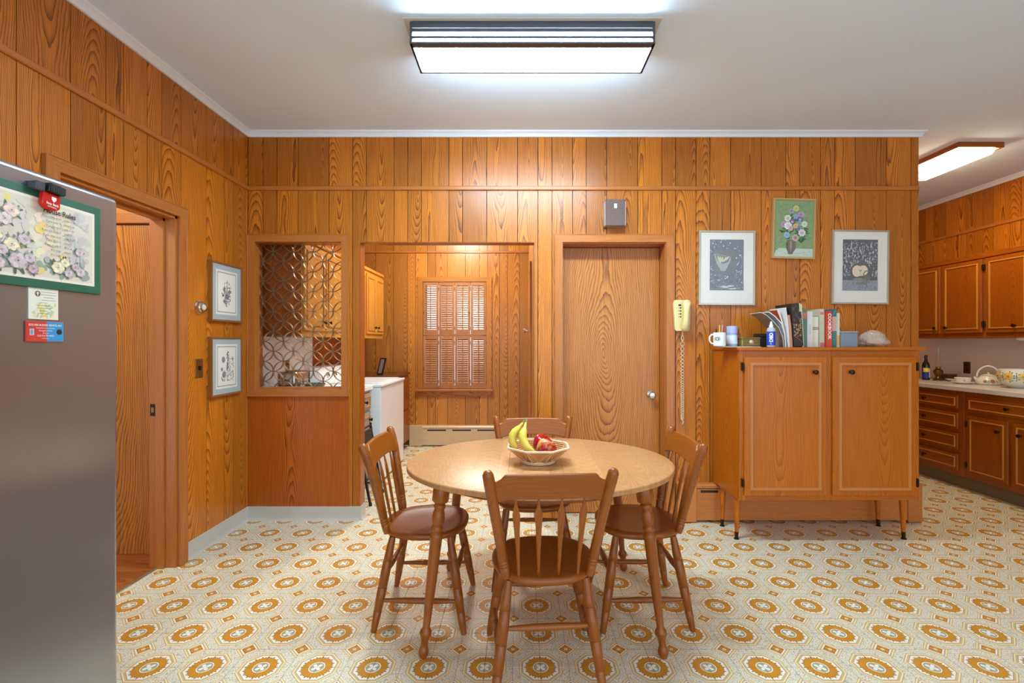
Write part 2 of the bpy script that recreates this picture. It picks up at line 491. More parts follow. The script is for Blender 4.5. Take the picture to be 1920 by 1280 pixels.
# --- pantry right wall and kitchen left wall
core = MB(); core.box(.1255, .22, YB + .1, YF, 0, ZC)
wall_pr = struct(core.build('wall_pantry_right', DARKC, smooth=False), 'right-hand plank wall inside the pantry beyond the doorway', 'wall')
planks(wall_pr, FR((.1165, 0, 0), (0, -1, 0), (-1, 0, 0)), grooves(-YF, -(YB + .1), -5.0, 0), [UPZ, LOZ], [], PANELB[2])
core = MB(); core.box(BX - .1, BX, YB + .1, YF, 0, ZC)
struct(core.build('wall_kitchen_left', PANEL[2], smooth=False), 'short kitchen wall behind the end of the plank partition', 'wall')
# --- hall beyond the left doorway
m = MB(); m.box(-3.4, XL - .15, 3.0, 3.12, 0, 2.5)
wall_hall = struct(m.build('wall_hall', PANELB[2], smooth=False), 'pale oak hall wall seen through the left doorway', 'wall')
m = MB(); m.box(-3.52, -3.4, 1.0, 3.12, 0, 2.5); struct(m.build('wall_hall_left', PANELB[2], smooth=False), 'hall end wall past the left doorway', 'wall')
m = MB(); m.box(-3.4, XL - .15, 1.0, 3.0, 2.5, 2.6); struct(m.build('ceiling_hall', CEIL, smooth=False), 'low white ceiling of the hall past the left doorway', 'ceiling')
hf = MB(); hf.box(-3.4, XL - .1, 1.0, 3.0, -.03, -.006)
floor_hall = struct(hf.build('floor_hall', DARKC, smooth=False), 'brown wood strip floor of the hall at the left doorway', 'floor')
y = 1.0
while y < 2.99:
    m = MB(); m.box(-3.4, XL - .102, y + .001, min(y + .08, 3.0) - .001, -.006, -.001, .0015)
    m.build('floor_board', wood('hall_floor', (176, 98, 40), (124, 62, 20), along=0), floor_hall, (-2.8, y + .04, 0)); y += .08
m = MB(); m.box(-2.145, -2.125, DL0, DL1, -.006, .004, .002); struct(m.build('trim_1', plain('threshold', (150, 140, 120), .4, .5)), 'thin metal threshold strip in the left doorway', 'trim')
# --- ceiling
m = MB(); m.box(XL - .15, XR + .15, YN, YF + .12, ZC, ZC + .08)
struct(m.build('ceiling', CEIL, smooth=False), 'smooth white painted ceiling over the whole room', 'ceiling')
# --- floor of patterned tiles
m = MB(); m.box(XL - .1, XR, YN, YF, -.05, -.0035)
floor = struct(m.build('floor', plain('tile_joint', (104, 84, 56), .8), smooth=False), 'vinyl tile floor with orange sunflower octagons on speckled cream', 'floor')
P = 0.2286; X0, Y0 = -6.623 * P, 8.49 * P
tiles, rest, tmesh = [], [], {}
for (fx0, fx1, fy0, fy1) in ((XL, XR, YN, YF), (-2.125, XL, DL0, DL1)):
    for i in range(-4, 30):
        for j in range(-17, 20):
            a, b, c, d = X0 + i * P, X0 + (i + 1) * P, Y0 + j * P, Y0 + (j + 1) * P
            a, b, c, d = max(a, fx0), min(b, fx1), max(c, fy0), min(d, fy1)
            if b - a < .012 or d - c < .012: continue
            mx, my = (a + b) / 2, (c + d) / 2
            vis = False
            if my > 1.6:
                qx, qy = CX + F * mx / my, CY + F * H / my
                vis = 200 < qx < 1980 and qy < 1360
                if qx < 330 and my > 3.0: vis = False
                if my > YB and not (.05 < (qx - 674) / 1000 and qx < 1003 or qx > 1723): vis = False
            tiles.append((0 if vis else 1, my, a, b, c, d))
tiles.sort()
for n, (inv, my, a, b, c, d) in enumerate(tiles):
    g = .0006
    if n < 300 and not inv:
        k = (round(b - a, 4), round(d - c, 4))
        cen = ((a + b) / 2, (c + d) / 2, 0)
        if k not in tmesh:
            t_ = MB().box(a + g, b - g, c + g, d - g, -.004, 0, .0006).build('tile', FLOORM, floor, cen, smooth=False); tmesh[k] = t_
        else: clone(tmesh[k], floor, cen)
    else: rest.append((a, b, c, d))
m = MB()
for (a, b, c, d) in rest: m.box(a + .0006, b - .0006, c + .0006, d - .0006, -.004, 0)
r_ = m.build('tile_field', FLOORM, floor, smooth=False); r_['kind'] = 'stuff'

# --- rails, crown, baseboards
def rail(name, M, a, b, label, n, mats):
    o = MB(M).box(a, b, -.014, 0.002, RZ0, RZ1, .004).build(name, mats); return struct(o, label, 'trim')
rail('trim_2', FR((0, YB, 0), (1, 0, 0), (0, -1, 0)), XL, BX, 'dark oak rail running along the partition wall', 0, TRIM[0])
rail('trim_3', FR((XL, 0, 0), (0, 1, 0), (1, 0, 0)), YN, YB, 'dark oak rail running along the left wall', 0, TRIM[1])
rail('trim_4', FR((XR, 0, 0), (0, -1, 0), (-1, 0, 0)), -YF, -YN, 'dark oak rail high on the kitchen wall', 0, TRIM[1])
o = MB(FR((0, YF, 0), (1, 0, 0), (0, -1, 0))).box(XL, .115, -.014, 0.002, 2.487, 2.515, .004).build('trim_5', TRIM[0]); struct(o, 'thin oak rail on the far pantry wall', 'trim')
def crown(name, M, a, b, label, ext=0):
    prof = [(.0, 2.860), (-.012, 2.860), (-.016, 2.872), (-.024, 2.886), (-.036, 2.892), (-.040, ZC), (0, ZC)]
    vs_, fs, n = [], [], len(prof)
    for q in (a, b):
        for (d, z) in prof: vs_.append((q - (d if (ext and q == b) else 0), d, z))
    fs = [tuple(range(n)), tuple(range(n, 2 * n))] + [(i, (i + 1) % n, n + (i + 1) % n, n + i) for i in range(n)]
    m = MB(M); m.add(vs_, fs); return struct(m.build(name, WHITEP), label, 'trim')
crown('trim_6', FR((0, YB, 0), (1, 0, 0), (0, -1, 0)), XL, BX, 'white crown moulding atop the partition wall', 1)
crown('trim_7', FR((XL, 0, 0), (0, 1, 0), (1, 0, 0)), YN, YB, 'white crown moulding along the top of the left wall')
crown('trim_8', FR((XR, 0, 0), (0, -1, 0), (-1, 0, 0)), -YF, -YN, 'white crown moulding along the top of the kitchen wall')
def cove(M, a, b): # rubber cove base profile
    prof = [(0, 0), (-.018, 0), (-.011, .006), (-.006, .016), (-.004, .03), (-.003, .102), (0, .104)]
    n = len(prof); m = MB(M)
    m.add([(q, d, z) for q in (a, b) for (d, z) in prof], [tuple(range(n)), tuple(range(n, 2 * n))] + [(i, (i + 1) % n, n + (i + 1) % n, n + i) for i in range(n)])
    return m
struct(cove(FR((0, YB, 0), (1, 0, 0), (0, -1, 0)), XL, -1.190).build('baseboard_back', COVE), 'grey rubber cove base below the pass-through panel', 'baseboard')
struct(cove(FR((XL, 0, 0), (0, 1, 0), (1, 0, 0)), DL1 + .056, YB).build('baseboard_left', COVE), 'grey rubber cove base on the left wall', 'baseboard')
struct(cove(FR((-1.190, 0, 0), (0, 1, 0), (1, 0, 0)), YB, YB + .1).build('baseboard_jamb', COVE), 'grey rubber cove base wrapping the doorway jamb', 'baseboard')

# --- casings
def casing(name, M, x0, x1, z1, w, label, z0=0.0, sill=False, th=.018, mats=None):
    """picture-frame / door casing with mitred corners, one board per side"""
    r = thing(name, label, 'trim', tuple(M @ Vector(((x0 + x1) / 2, 0, z0)))); r['kind'] = 'structure'
    mats = mats or TRIM
    o = [(x0, z0), (x1, z0), (x1, z1), (x0, z1)]
    zi = z0 + (w if sill else 0)
    i = [(x0 + w, zi), (x1 - w, zi), (x1 - w, z1 - w), (x0 + w, z1 - w)]
    hx = 0 if abs((M.to_3x3() @ Vector((1, 0, 0))).x) > .5 else 1
    for k in range(4):
        j = (k + 1) % 4
        if k == 0 and not sill: continue
        quad = [o[k], o[j], i[j], i[k]]
        m = MB(M); m.prism(quad, -th, 0)
        cx = sum(q[0] for q in quad) / 4; cz = sum(q[1] for q in quad) / 4
        # rounded back-band along the outer edge
        p0, p1 = o[k], o[j]
        m.tube([(p0[0] * .985 + i[k][0] * .015, -th, p0[1] * .985 + i[k][1] * .015), (p1[0] * .985 + i[j][0] * .015, -th, p1[1] * .985 + i[j][1] * .015)], .004, 6)
        ob = m.build('casing_board', mats[2] if k in (1, 3) else mats[hx], r, M @ Vector((cx, 0, cz)))
    return r
casing('trim_9', FR((0, YB, 0), (1, 0, 0), (0, -1, 0)), XL + .004, -1.272, 2.133, .055, 'oak picture-frame casing around the pass-through opening', .929, True)
casing('trim_10', FR((0, YB, 0), (1, 0, 0), (0, -1, 0)), .263, 1.152, 2.133, .058, 'oak casing around the closed closet door')
casing('trim_11', FR((XL, 0, 0), (0, 1, 0), (1, 0, 0)), DL0 - .058, DL1 + .058, 2.133, .06, 'oak casing around the left doorway to the hall', th=.022)

# --- closet door
d1 = thing('door_1', 'closed flat oak closet door with round brass knob, between doorway and phone', 'door', (.7, 3.69, 0)); d1['kind'] = 'structure'
MB().box(.3265, 1.0865, 3.69, 3.725, .008, 2.0635, .002).build('door_slab', DOORW[2], d1, (.66, 3.7, .75))
m = MB(); m.box(.3185, .325, YB, 3.75, 0, 2.0725); m.box(1.088, 1.0945, YB, 3.75, 0, 2.0725); m.box(.325, 1.088, YB, 3.75, 2.066, 2.0725); m.build('door_jamb', TRIM[2], d1, (.7, 3.6, 1), smooth=False)
KNOBP = [(.031, 0), (.031, .004), (.024, .008), (.011, .011), (.010, .03), (.018, .036), (.025, .045), (.027, .055), (.022, .063), (.010, .066)]
m = MB(); m.lathe(KNOBP, (1.018, 3.69, .922), 20, Matrix.Rotation(PI / 2, 4, 'X')); m.build('knob', CHROME, d1)
# --- left doorway jambs + sliding door latch, and the hall door beyond
m = MB()
m.box(XL - .15, XL + .002, DL1 - .018, DL1, 0, DLZ); m.box(XL - .105, XL - .06, DL1 - .032, DL1 - .018, 0, DLZ)
jl = struct(m.build('trim_12', TRIM[2], None, (XL - .08, DL1, 1), smooth=False), 'oak door jamb with brass strike in the left doorway', 'trim')
MB().box(XL - .145, XL - .112, DL1 - .0205, DL1 - .017, .895, .965, .001).build('strike_plate', BRONZE, jl)
MB().box(XL - .138, XL - .122, DL1 - .0225, DL1 - .02, .915, .945, .001).build('strike_lip', BRASS, jl)
m = MB(); m.box(XL - .15, XL + .002, DL0, DL0 + .018, 0, DLZ); struct(m.build('trim_13', TRIM[2], None, (XL - .08, DL0, 1), smooth=False), 'oak jamb on the fridge side of the left doorway', 'trim')
m = MB(); m.box(XL - .15, XL + .002, DL0, DL1, DLZ - .018, DLZ); m.box(XL - .105, XL - .06, DL0, DL1, DLZ - .032, DLZ - .018); struct(m.build('trim_14', TRIM[1], None, (XL - .08, 2.4, DLZ), smooth=False), 'oak head jamb over the left doorway', 'trim')
d2 = thing('door_2', 'pale flat oak hall door glimpsed through the left doorway', 'door', (-2.6, 2.98, 0)); d2['kind'] = 'structure'
MB().box(-2.97, -2.21, 2.975, 2.998, .0005, 2.065, .002).build('door_slab', DOORW[2], d2, (-2.55, 2.98, 1))
MB().box(-2.99, -2.185, 2.955, 2.999, 2.07, 2.13, .003).build('door_header', TRIM[0], d2, (-2.6, 2.97, 2.1))
MB().box(-2.21, -2.185, 2.955, 2.999, 0, 2.07, .003).build('door_stile', TRIM[2], d2, (-2.2, 2.97, 1))
# --- pantry side door (right wall of the pantry)
d3 = thing('door_3', 'narrow slice of the pantry side door with small silver knob', 'door', (.1, 5.0, 0)); d3['kind'] = 'structure'
MB().box(.104, .116, 4.55, 5.35, .01, 2.04, .002).build('door_slab', DOORW[2], d3, (.11, 4.95, 1))
m = MB()
for a, b in ((4.49, 4.55), (5.35, 5.41)): m.box(.098, .116, a, b, 0, 2.10, .003)
m.build('casing_board', TRIM[2], d3, (.11, 5.38, 1))
MB().box(.098, .116, 4.55, 5.35, 2.04, 2.10, .003).build('casing_board', TRIM[1], d3, (.11, 4.9, 2.07))
m = MB(); m.lathe(KNOBP, (.104, 5.29, 1.46), 14, Matrix.Rotation(-PI / 2, 4, 'Y')); m.build('knob', CHROME, d3)

# ------------------------------------------------------------------ ceiling lights
LENS = emit('lamp_lens', (212, 238, 255), LAMP_MAIN)
L1 = thing('ceiling_light', 'long fluorescent ceiling light with louvred charcoal side above the table', 'ceiling light', (.06, 2.44, ZC))
x0, x1, y0, y1, zb = -.535, .662, 2.315, 2.565, 2.782
MB().box(x0 - .03, x1 + .03, y0 - .02, y1 + .03, ZC - .006, ZC, .001).build('mounting_plate', plain('old_cream', (206, 200, 182), .6), L1)
MB().box(x0 + .012, x1 - .012, y0 + .026, y1 - .012, zb + .006, ZC - .012).build('lens', LENS, L1, smooth=False)
for a, b in ((x0, x0 + .011), (x1 - .011, x1)):
    m = MB(); q = .012
    m.prism([(0, 0)] * 0 or [(y0, ZC - .007), (y1, ZC - .007), (y1, zb), (y0, zb)], a, b)
    m.v = [(p[1], p[0], p[2]) for p in m.v]; m.build('end_cap', GREYD, L1)
for yy, s_ in ((y0, -1), (y1, 1)):
    for (za, zb_) in ((ZC - .04, ZC - .007), (2.840, 2.857), (2.808, 2.820)):
        MB().box(x0 + .011, x1 - .011, yy - .004 * (s_ < 0), yy + .010 if s_ < 0 else yy + .004, za, zb_, .001).build('louvre_bar', GREYD, L1)
MB().box(x0, x1, y1 - .008, y1 + .003, 2.828, ZC - .006, .001).build('back_panel', GREYD, L1)  # unseen panel added on the far side to keep lamp glow off the ceiling
m = MB()
m.box(x0, x1, y0 - .004, y0 + .030, zb, zb + .009); m.box(x0, x1, y1 - .006, y1 + .004, zb, zb + .007); m.box(x0, x0 + .006, y0, y1, zb, zb + .007); m.box(x1 - .006, x1, y0, y1, zb, zb + .007)
m.build('bottom_rim', GREYD, L1, smooth=False)

L2 = thing('ceiling_light', 'short wood-framed ceiling light glowing over the kitchen counter', 'ceiling light', (3.62, 4.08, ZC))
x0, x1, y0, y1 = 3.44, 3.80, 3.72, 4.44
m = MB(); m.box(x0, x1, y0, y0 + .02, 2.858, ZC); m.box(x0, x1, y1 - .02, y1, 2.858, ZC); m.box(x0, x0 + .02, y0 + .02, y1 - .02, 2.858, ZC); m.box(x1 - .02, x1, y0 + .02, y1 - .02, 2.858, ZC)
m.build('frame', KIT[0], L2, (3.6, 4, 2.88), smooth=False)
WARM = emit('kitchen_lens', (255, 238, 196), LAMP_KITCHEN)
m = MB(); vb = [(x0 + .025, y0 + .025, 2.875), (x1 - .025, y0 + .025, 2.875), (x1 - .025, y1 - .025, 2.875), (x0 + .025, y1 - .025, 2.875), (x0 + .05, y0 + .05, 2.825), (x1 - .05, y0 + .05, 2.825), (x1 - .05, y1 - .05, 2.825), (x0 + .05, y1 - .05, 2.825)]
m.add(vb, [(0, 1, 2, 3), (4, 5, 6, 7), (0, 1, 5, 4), (1, 2, 6, 5), (2, 3, 7, 6), (3, 0, 4, 7)]); m.build('lens', WARM, L2, smooth=False)
PL = emit('pantry_lens', (255, 252, 246), LAMP_PANTRY)
L3 = thing('ceiling_light', 'round ceiling light inside the pantry, hidden above the doorway head', 'ceiling light', (-.75, 5.1, ZC))
MB().lathe([(.19, ZC - .025), (.19, ZC - .001), (.17, ZC)], (-.75, 5.1, 0), 28).build('rim', CHROME, L3)
MB().lathe([(.02, ZC - .095), (.10, ZC - .085), (.155, ZC - .06), (.175, ZC - .026)], (-.75, 5.1, 0), 28).build('glass_dome', PL, L3)
HL = emit('hall_fill_lens', (255, 244, 222), FILL_HALL)  # unseen lamp added to brighten the hall
L4 = thing('ceiling_light', 'added round ceiling light, unseen, brightening the hall past the left doorway', 'ceiling light', (-2.75, 2.3, 2.5))
MB().lathe([(.13, 2.48), (.13, 2.499), (.11, 2.5)], (-2.75, 2.3, 0), 20).build('rim', CHROME, L4)
MB().lathe([(.02, 2.42), (.08, 2.43), (.115, 2.478)], (-2.75, 2.3, 0), 20).build('glass_dome', HL, L4)

# ------------------------------------------------------------------ dining table
TC = Vector((.101, 2.385, 0)); TA, TB, TZ = .655, .56, .74
tb = thing('dining_table', 'oval maple dining table with turned splayed legs in the middle of the room', 'table', tuple(TC))
def ellpts(a, b, n=96): return [(TC.x + a * math.cos(2 * PI * k / n), TC.y + b * math.sin(2 * PI * k / n)) for k in range(n)]
def slab(xa, xb, name):
    """slice of the oval top between two x positions, with a softened edge"""
    xa, xb = max(xa, -TA), min(xb, TA); n = 40
    m = MB(); rings = []
    for (ins, z) in ((.006, TZ - .026), (0, TZ - .022), (0, TZ - .006), (.002, TZ - .002), (.006, TZ)):
        A, B = TA - ins, TB - ins
        lo, hi = max(xa, -A), min(xb, A)
        pts = []
        for k in range(n + 1):
            t_ = math.acos(max(-1, min(1, hi / A))) + (math.acos(max(-1, min(1, lo / A))) - math.acos(max(-1, min(1, hi / A)))) * k / n
            pts.append((TC.x + A * math.cos(t_), TC.y + B * math.sin(t_), z))
        pts += [(p[0], 2 * TC.y - p[1], z) for p in reversed(pts)]
        rings.append(pts)
    N = len(rings[0]); vs_ = [p for r_ in rings for p in r_]; fs = [tuple(range(N)), tuple(range((len(rings) - 1) * N, len(rings) * N))]
    for i in range(len(rings) - 1):
        for k in range(N): fs.append((i * N + k, i * N + (k + 1) % N, (i + 1) * N + (k + 1) % N, (i + 1) * N + k))
    m.add(vs_, fs); return m.build(name, TABLETOP, tb, (TC.x + (xa + xb) / 2, TC.y, TZ), angle=50)
def table_mat():
    m, t, b = newmat('maple_plank_top')
    v, c = coords(t, 'World')
    u = (c[0] - .02) / .118; idx = u.op('FLOOR'); fr = u.fract()
    rr = ((idx * 12.9898).sin() * 43758.5).fract()
    n1 = noise(t, comb(t, c[0] * 6.0, c[1] * 1.2 + rr * 9.0, rr * 40.0), 1.0, 2)
    A = (fr - 0.5) * .118 + (n1 - .5) * .04; B = (c[1] - 2.3) * .25 + (rr - .5) * .6
    saw = ((A * A + B * B * .3).sqrt() * 95.0).fract().pow(3.0)
    fib = noise(t, comb(t, c[0] * 240.0, c[1] * 8.0, rr * 20.0), 1.0, 2)
    blot = noise(t, comb(t, c[0] * 7.0, c[1] * 22.0, rr * 20.0), 1.0, 2)
    fac = (saw * .3 + (fib - .42) * .6 + (blot - .5) * .5 + (rr - .5) * .3 + .1).clamp()
    col = mix(t, fac, lin((198, 146, 92)), lin((142, 94, 50)))
    col = mix(t, fr.lt(.012) * .5, col, lin((120, 76, 40)))
    t.links.new(col.k, b.inputs['Base Color']); b.inputs['Roughness'].default_value = .36
    return m
TABLETOP = table_mat()
slab(-TA, -.1515, 'table_top'); slab(-.1505, .1005, 'table_leaf'); slab(.1015, TA, 'table_top')
m = MB(); n = 72
ring = []
for (a_, b_, z) in ((.50, .41, .654), (.50, .41, .714), (.482, .392, .714), (.482, .392, .654)):
    ring.append([(p[0], p[1], z) for p in ellpts(a_, b_, n)])
vs_ = [p for r_ in ring for p in r_]; fs = []
for i in range(4):
    for k in range(n): fs.append((i * n + k, i * n + (k + 1) % n, ((i + 1) % 4) * n + (k + 1) % n, ((i + 1) % 4) * n + k))
m.add(vs_, fs); m.build('apron', CHAIR[0], tb, tuple(TC))
LEGP = [(0, .034), (.005, .036), (.092, .036), (.102, .030), (.112, .020), (.120, .026), (.132, .026), (.142, .021), (.165, .025), (.195, .0275), (.22, .024), (.238, .019), (.25, .0255), (.265, .0255), (.276, .020), (.292, .028), (.305, .0295), (.318, .026), (.5, .0235), (.70, .0190), (.825, .0150), (.835, .0175), (.848, .024), (.865, .0255), (.882, .019), (.895, .0165), (.93, .0150), (.943, .0175), (.958, .0215), (.975, .0215), (.988, .018), (1.0, .014)]
for sx in (-1, 1):
    for sy in (-1, 1):
        top = Vector((TC.x + sx * .435, TC.y + sy * .335, .714)); ft = Vector((TC.x + sx * .508, TC.y + sy * .383, 0))
        MB().tube([top.lerp(ft, t_) for t_, _ in LEGP], [r_ for _, r_ in LEGP], 16).build('leg', CHAIR[2], tb, tuple(top.lerp(ft, .5)), angle=50)

# ------------------------------------------------------------------ chairs
def make_chair(label, loc, rz):
    r = thing('dining_chair', label, 'chair', (0, 0, 0), 'arrow-back chairs around the oval table')
    # seat: rounded saddle
    n = 48; outline = []
    for k in range(n):
        a = 2 * PI * k / n; cx_, sy_ = math.cos(a), math.sin(a)
        rx, ry = .212, .205
        p = 2.6
        x = rx * math.copysign(abs(cx_) ** (2 / p), cx_); yv = ry * math.copysign(abs(sy_) ** (2 / p), sy_)
        x *= 1 - .10 * max(0, -yv / ry)          # narrower at the back
        if yv > 0: x *= 1 - .06 * (yv / ry) ** 3
        outline.append((x, yv))
    rings = [(.55, .408), (.86, .409), (.965, .417), (1.0, .428), (1.0, .436), (.975, .444), (.92, .4465), (.75, .440), (.45, .434), (.15, .433)]
    m = MB(); vs_ = [(x * s_, y_ * s_, z) for s_, z in rings for x, y_ in outline]; fs = [tuple(range(n)), tuple(range((len(rings) - 1) * n, len(rings) * n))]
    for i in range(len(rings) - 1):
        for k in range(n): fs.append((i * n + k, i * n + (k + 1) % n, (i + 1) * n + (k + 1) % n, (i + 1) * n + k))
    m.add(vs_, fs); m.build('seat', CHAIR[1], r, angle=60)
    lp = [(0, .014), (.06, .0165), (.20, .0195), (.245, .0200), (.25, .0178), (.255, .0200), (.38, .0222), (.53, .0212), (.535, .0188), (.54, .0212), (.66, .0205), (.775, .0186), (.78, .0166), (.785, .0186), (.9, .0160), (1.0, .0130)]
    L = {}
    for sx in (-1, 1):
        for sy in (-1, 1):
            a = Vector((sx * .150, sy * .135, .415)); b = Vector((sx * (.221 if sy > 0 else .205), sy * .208, 0)); L[sx, sy] = (a, b)
            MB().tube([a.lerp(b, t_) for t_, _ in lp], [q for _, q in lp], 14).build('leg', CHAIR[2], r, angle=50)
    def stretch(p, q, along):
        pr = [(0, .008), (.12, .0095), (.30, .0125), (.335, .0140), (.345, .0125), (.355, .0140), (.5, .0135), (.645, .0140), (.655, .0125), (.665, .0140), (.70, .0125), (.88, .0095), (1, .008)]
        MB().tube([p.lerp(q, t_) for t_, _ in pr], [w for _, w in pr], 12).build('stretcher', CHAIR[along], r, angle=50)
    at = lambda k, z: L[k][0].lerp(L[k][1], (.415 - z) / .415)
    for sx in (-1, 1): stretch(at((sx, -1), .135), at((sx, 1), .135), 1)
    for sy in (-1, 1): stretch(at((-1, sy), .245), at((1, sy), .245), 0)
    # back posts
    pp = [(0, .0150), (.05, .0175), (.10, .0182), (.105, .0160), (.115, .0182), (.13, .0185), (.135, .0163), (.145, .0187), (.16, .0188), (.165, .0166), (.175, .0188), (.45, .0190), (.75, .0205), (.90, .0215), (.965, .0205), (.99, .0150), (1, .008)]
    B0, B1 = (.160, -.158, .436), (.232, -.238, .866)
    for sx in (-1, 1):
        a = Vector((sx * B0[0], B0[1], B0[2])); b = Vector((sx * B1[0], B1[1], B1[2]))
        pts = []
        for t_, _ in pp:
            q = a.lerp(b, t_); q.y -= .018 * max(0, (t_ - .6) / .4) ** 2; pts.append(q)
        MB().tube(pts, [w for _, w in pp], 12, 1.0, 1.0).build('back_post', CHAIR[2], r, angle=50)
    def backpt(x, z, off=0.0):
        t_ = (z - B0[2]) / (B1[2] - B0[2])
        y_ = B0[1] + (B1[1] - B0[1]) * t_ - .020 * (1 - (x / .22) ** 2) - .018 * max(0, (t_ - .6) / .4) ** 2 + .008
        return (x, y_ + off, z)
    # crest rail: shaped outline bent along the back
    w = .213; N = 28; top, bot = [], []
    for k in range(N + 1):
        x = -w + 2 * w * k / N; q = abs(x) / w
        e = max(0.0, min(1.0, (.90 - q) / .12)); e = e * e * (3 - 2 * e)
        zt = .822 + .027 * e + .004 * (1 - q * q)
        zb = .742 + .012 * max(0, min(1, (.86 - q) / .3)) - .006 * max(0, 1 - abs(q - .93) / .08)
        top.append((x, zt)); bot.append((x, zb))
    vs_, fs = [], []
    for (x, z) in top: vs_ += [backpt(x, z, -.009), backpt(x, z, .009)]
    for (x, z) in bot: vs_ += [backpt(x, z, -.009), backpt(x, z, .009)]
    o_ = 2 * (N + 1)
    for k in range(N):
        a, b, c, d = 2 * k, 2 * k + 2, o_ + 2 * k + 2, o_ + 2 * k
        fs += [(a, b, c, d), (a + 1, b + 1, c + 1, d + 1), (a, b, b + 1, a + 1), (d, c, c + 1, d + 1)]
    fs += [(0, 1, o_ + 1, o_), (2 * N, 2 * N + 1, o_ + 2 * N + 1, o_ + 2 * N)]
    m = MB(); m.add(vs_, fs); bev(m.build('crest_rail', CHAIR[0], r), .004, 2)
    # arrow spindles
    sp = [(0, .0055, .0055), (.04, .0065, .006), (.35, .0085, .007), (.60, .0115, .0072), (.76, .0150, .007), (.80, .0155, .0068), (.835, .0135, .006), (.90, .0075, .0055), (.96, .0045, .0045), (1.02, .004, .004)]
    for xs_, xt in ((-.112, -.128), (-.038, -.043), (.038, .043), (.112, .128)):
        vs_, fs, K = [], [], 8
        for t_, wx, wy in sp:
            z = .440 + (.752 - .440) * t_; x = xs_ + (xt - xs_) * t_
            c_ = backpt(x, z)
            if t_ < .3: c_ = (c_[0], c_[1] + .012 * (1 - t_ / .3) * 0, c_[2])
            for k in range(K):
                a = 2 * PI * k / K + PI / 8; vs_.append((c_[0] + wx * math.cos(a), c_[1] + wy * math.sin(a), c_[2]))
        for i in range(len(sp) - 1):
            for k in range(K): fs.append((i * K + k, i * K + (k + 1) % K, (i + 1) * K + (k + 1) % K, (i + 1) * K + k))
        fs += [tuple(range(K)), tuple(range((len(sp) - 1) * K, len(sp) * K))]
        m = MB(); m.add(vs_, fs); m.build('spindle', CHAIR[2], r, angle=50)
    r.location = loc; r.rotation_euler = (0, 0, rz)
    return r
ch = make_chair('wooden arrow-back chair nearest the camera, its back to the viewer', (.098, 1.972, 0), math.radians(4))
dup(ch, (-.462, 2.385, 0), -PI / 2, 'wooden arrow-back chair on the left side of the table near the doorway')
dup(ch, (.590, 2.392, 0), PI / 2, 'wooden arrow-back chair on the right side of the table near the phone')
dup(ch, (.083, 2.738, 0), PI, 'wooden arrow-back chair pushed in behind the fruit basket')

# ------------------------------------------------------------------ fruit basket
BC = Vector((.092, 2.335, TZ)); CANE = plain('wicker_cane', (188, 124, 62), .55, var=.3, vs_=60); CANEP = plain('pale_cane', (226, 204, 168), .5, var=.2)
bk = thing('fruit_basket', 'octagonal wicker basket holding fruit on the table', 'basket', tuple(BC))
def octpt(k, r, z, sub=0.0):
    a0, a1 = 2 * PI * (k + .5) / 8, 2 * PI * (k + 1.5) / 8
    p = Vector((math.cos(a0), math.sin(a0), 0)).lerp(Vector((math.cos(a1), math.sin(a1), 0)), sub)
    return Vector((BC.x + r * p.x, BC.y + r * p.y, TZ + z))
for i in range(9):
    t_ = i / 8; r_ = .083 + (.157 - .083) * t_; z = .018 + .062 * t_
    MB().tube([octpt(k, r_, z) for k in range(8)], .0040 if i < 8 else .0058, 8, closed=True).build('cane_hoop' if i < 8 else 'rim', CANE if i < 8 else CANEP, bk)
for k in range(8):
    MB().tube([octpt(k, .080, .012), octpt(k, .160, .083)], .0032, 8).build('rib', CANEP, bk)
    MB().tube([octpt(k, .090, .016, .5), octpt(k, .128, .054, .22), octpt(k, .164, .080, .02)], .0018, 6).build('lacing', CANEP, bk)
    MB().tube([octpt(k, .090, .016, .5), octpt(k, .128, .054, .78), octpt(k, .164, .080, .98)], .0018, 6).build('lacing', CANEP, bk)
MB().lathe([(.080, 0), (.086, .004), (.086, .012), (.081, .017), (.02, .017), (.02, .012), (.078, .012), (.076, 0)], tuple(BC), 32).build('base_ring', CANEP, bk)
def apple(loc, s_, tilt, label, seed):
    r = thing('apple', label, 'apple', loc)
    prof = [(.004, .056), (.010, .058), (.020, .064), (.030, .064), (.037, .056), (.0395, .044), (.038, .030), (.033, .016), (.025, .005), (.016, .001), (.008, .005), (.002, .008)]
    M_ = Matrix.Rotation(tilt, 4, 'X') @ Matrix.Rotation(.5, 4, 'Y') @ Matrix.Scale(s_, 4)
    M_ = Matrix.Translation((0, 0, .036 * s_)) @ M_ @ Matrix.Translation((0, 0, -.034))
    m, t, b = newmat('apple_skin_%d' % seed)
    v, c = coords(t); n_ = noise(t, v, 22, 3); st = noise(t, comb(t, c[0] * 160.0, c[1] * 160.0, c[2] * 22.0), 1.0, 2)
    f_ = ((n_ - .42) * 3.0 + (st - .5) * 1.3 + (c[2] * (9.0 if seed == 1 else 2.0)) - (.45 if seed == 1 else .75)).clamp()
    col = mix(t, f_, lin((176, 16, 28)), lin((232, 172, 96))); t.links.new(col.k, b.inputs['Base Color'])
    b.inputs['Roughness'].default_value = .22; b.inputs['Coat Weight'].default_value = .3
    MB(Matrix.Translation(loc) @ M_).lathe(prof, (0, 0, 0), 28).build('skin', m, r, loc, angle=80)
    MB(Matrix.Translation(loc) @ M_).tube([(0, 0, .054), (.001, 0, .066), (.004, .002, .074)], [.0016, .0014, .002], 6).build('stem', BRONZE, r)
apple((BC.x + .036, BC.y - .040, TZ + .030), 1.22, -.35, 'streaky red and yellow apple at the front of the basket', 1)
apple((BC.x + .020, BC.y + .056, TZ + .034), 1.2, .3, 'dark red apple at the back of the basket', 2)
BAN = None
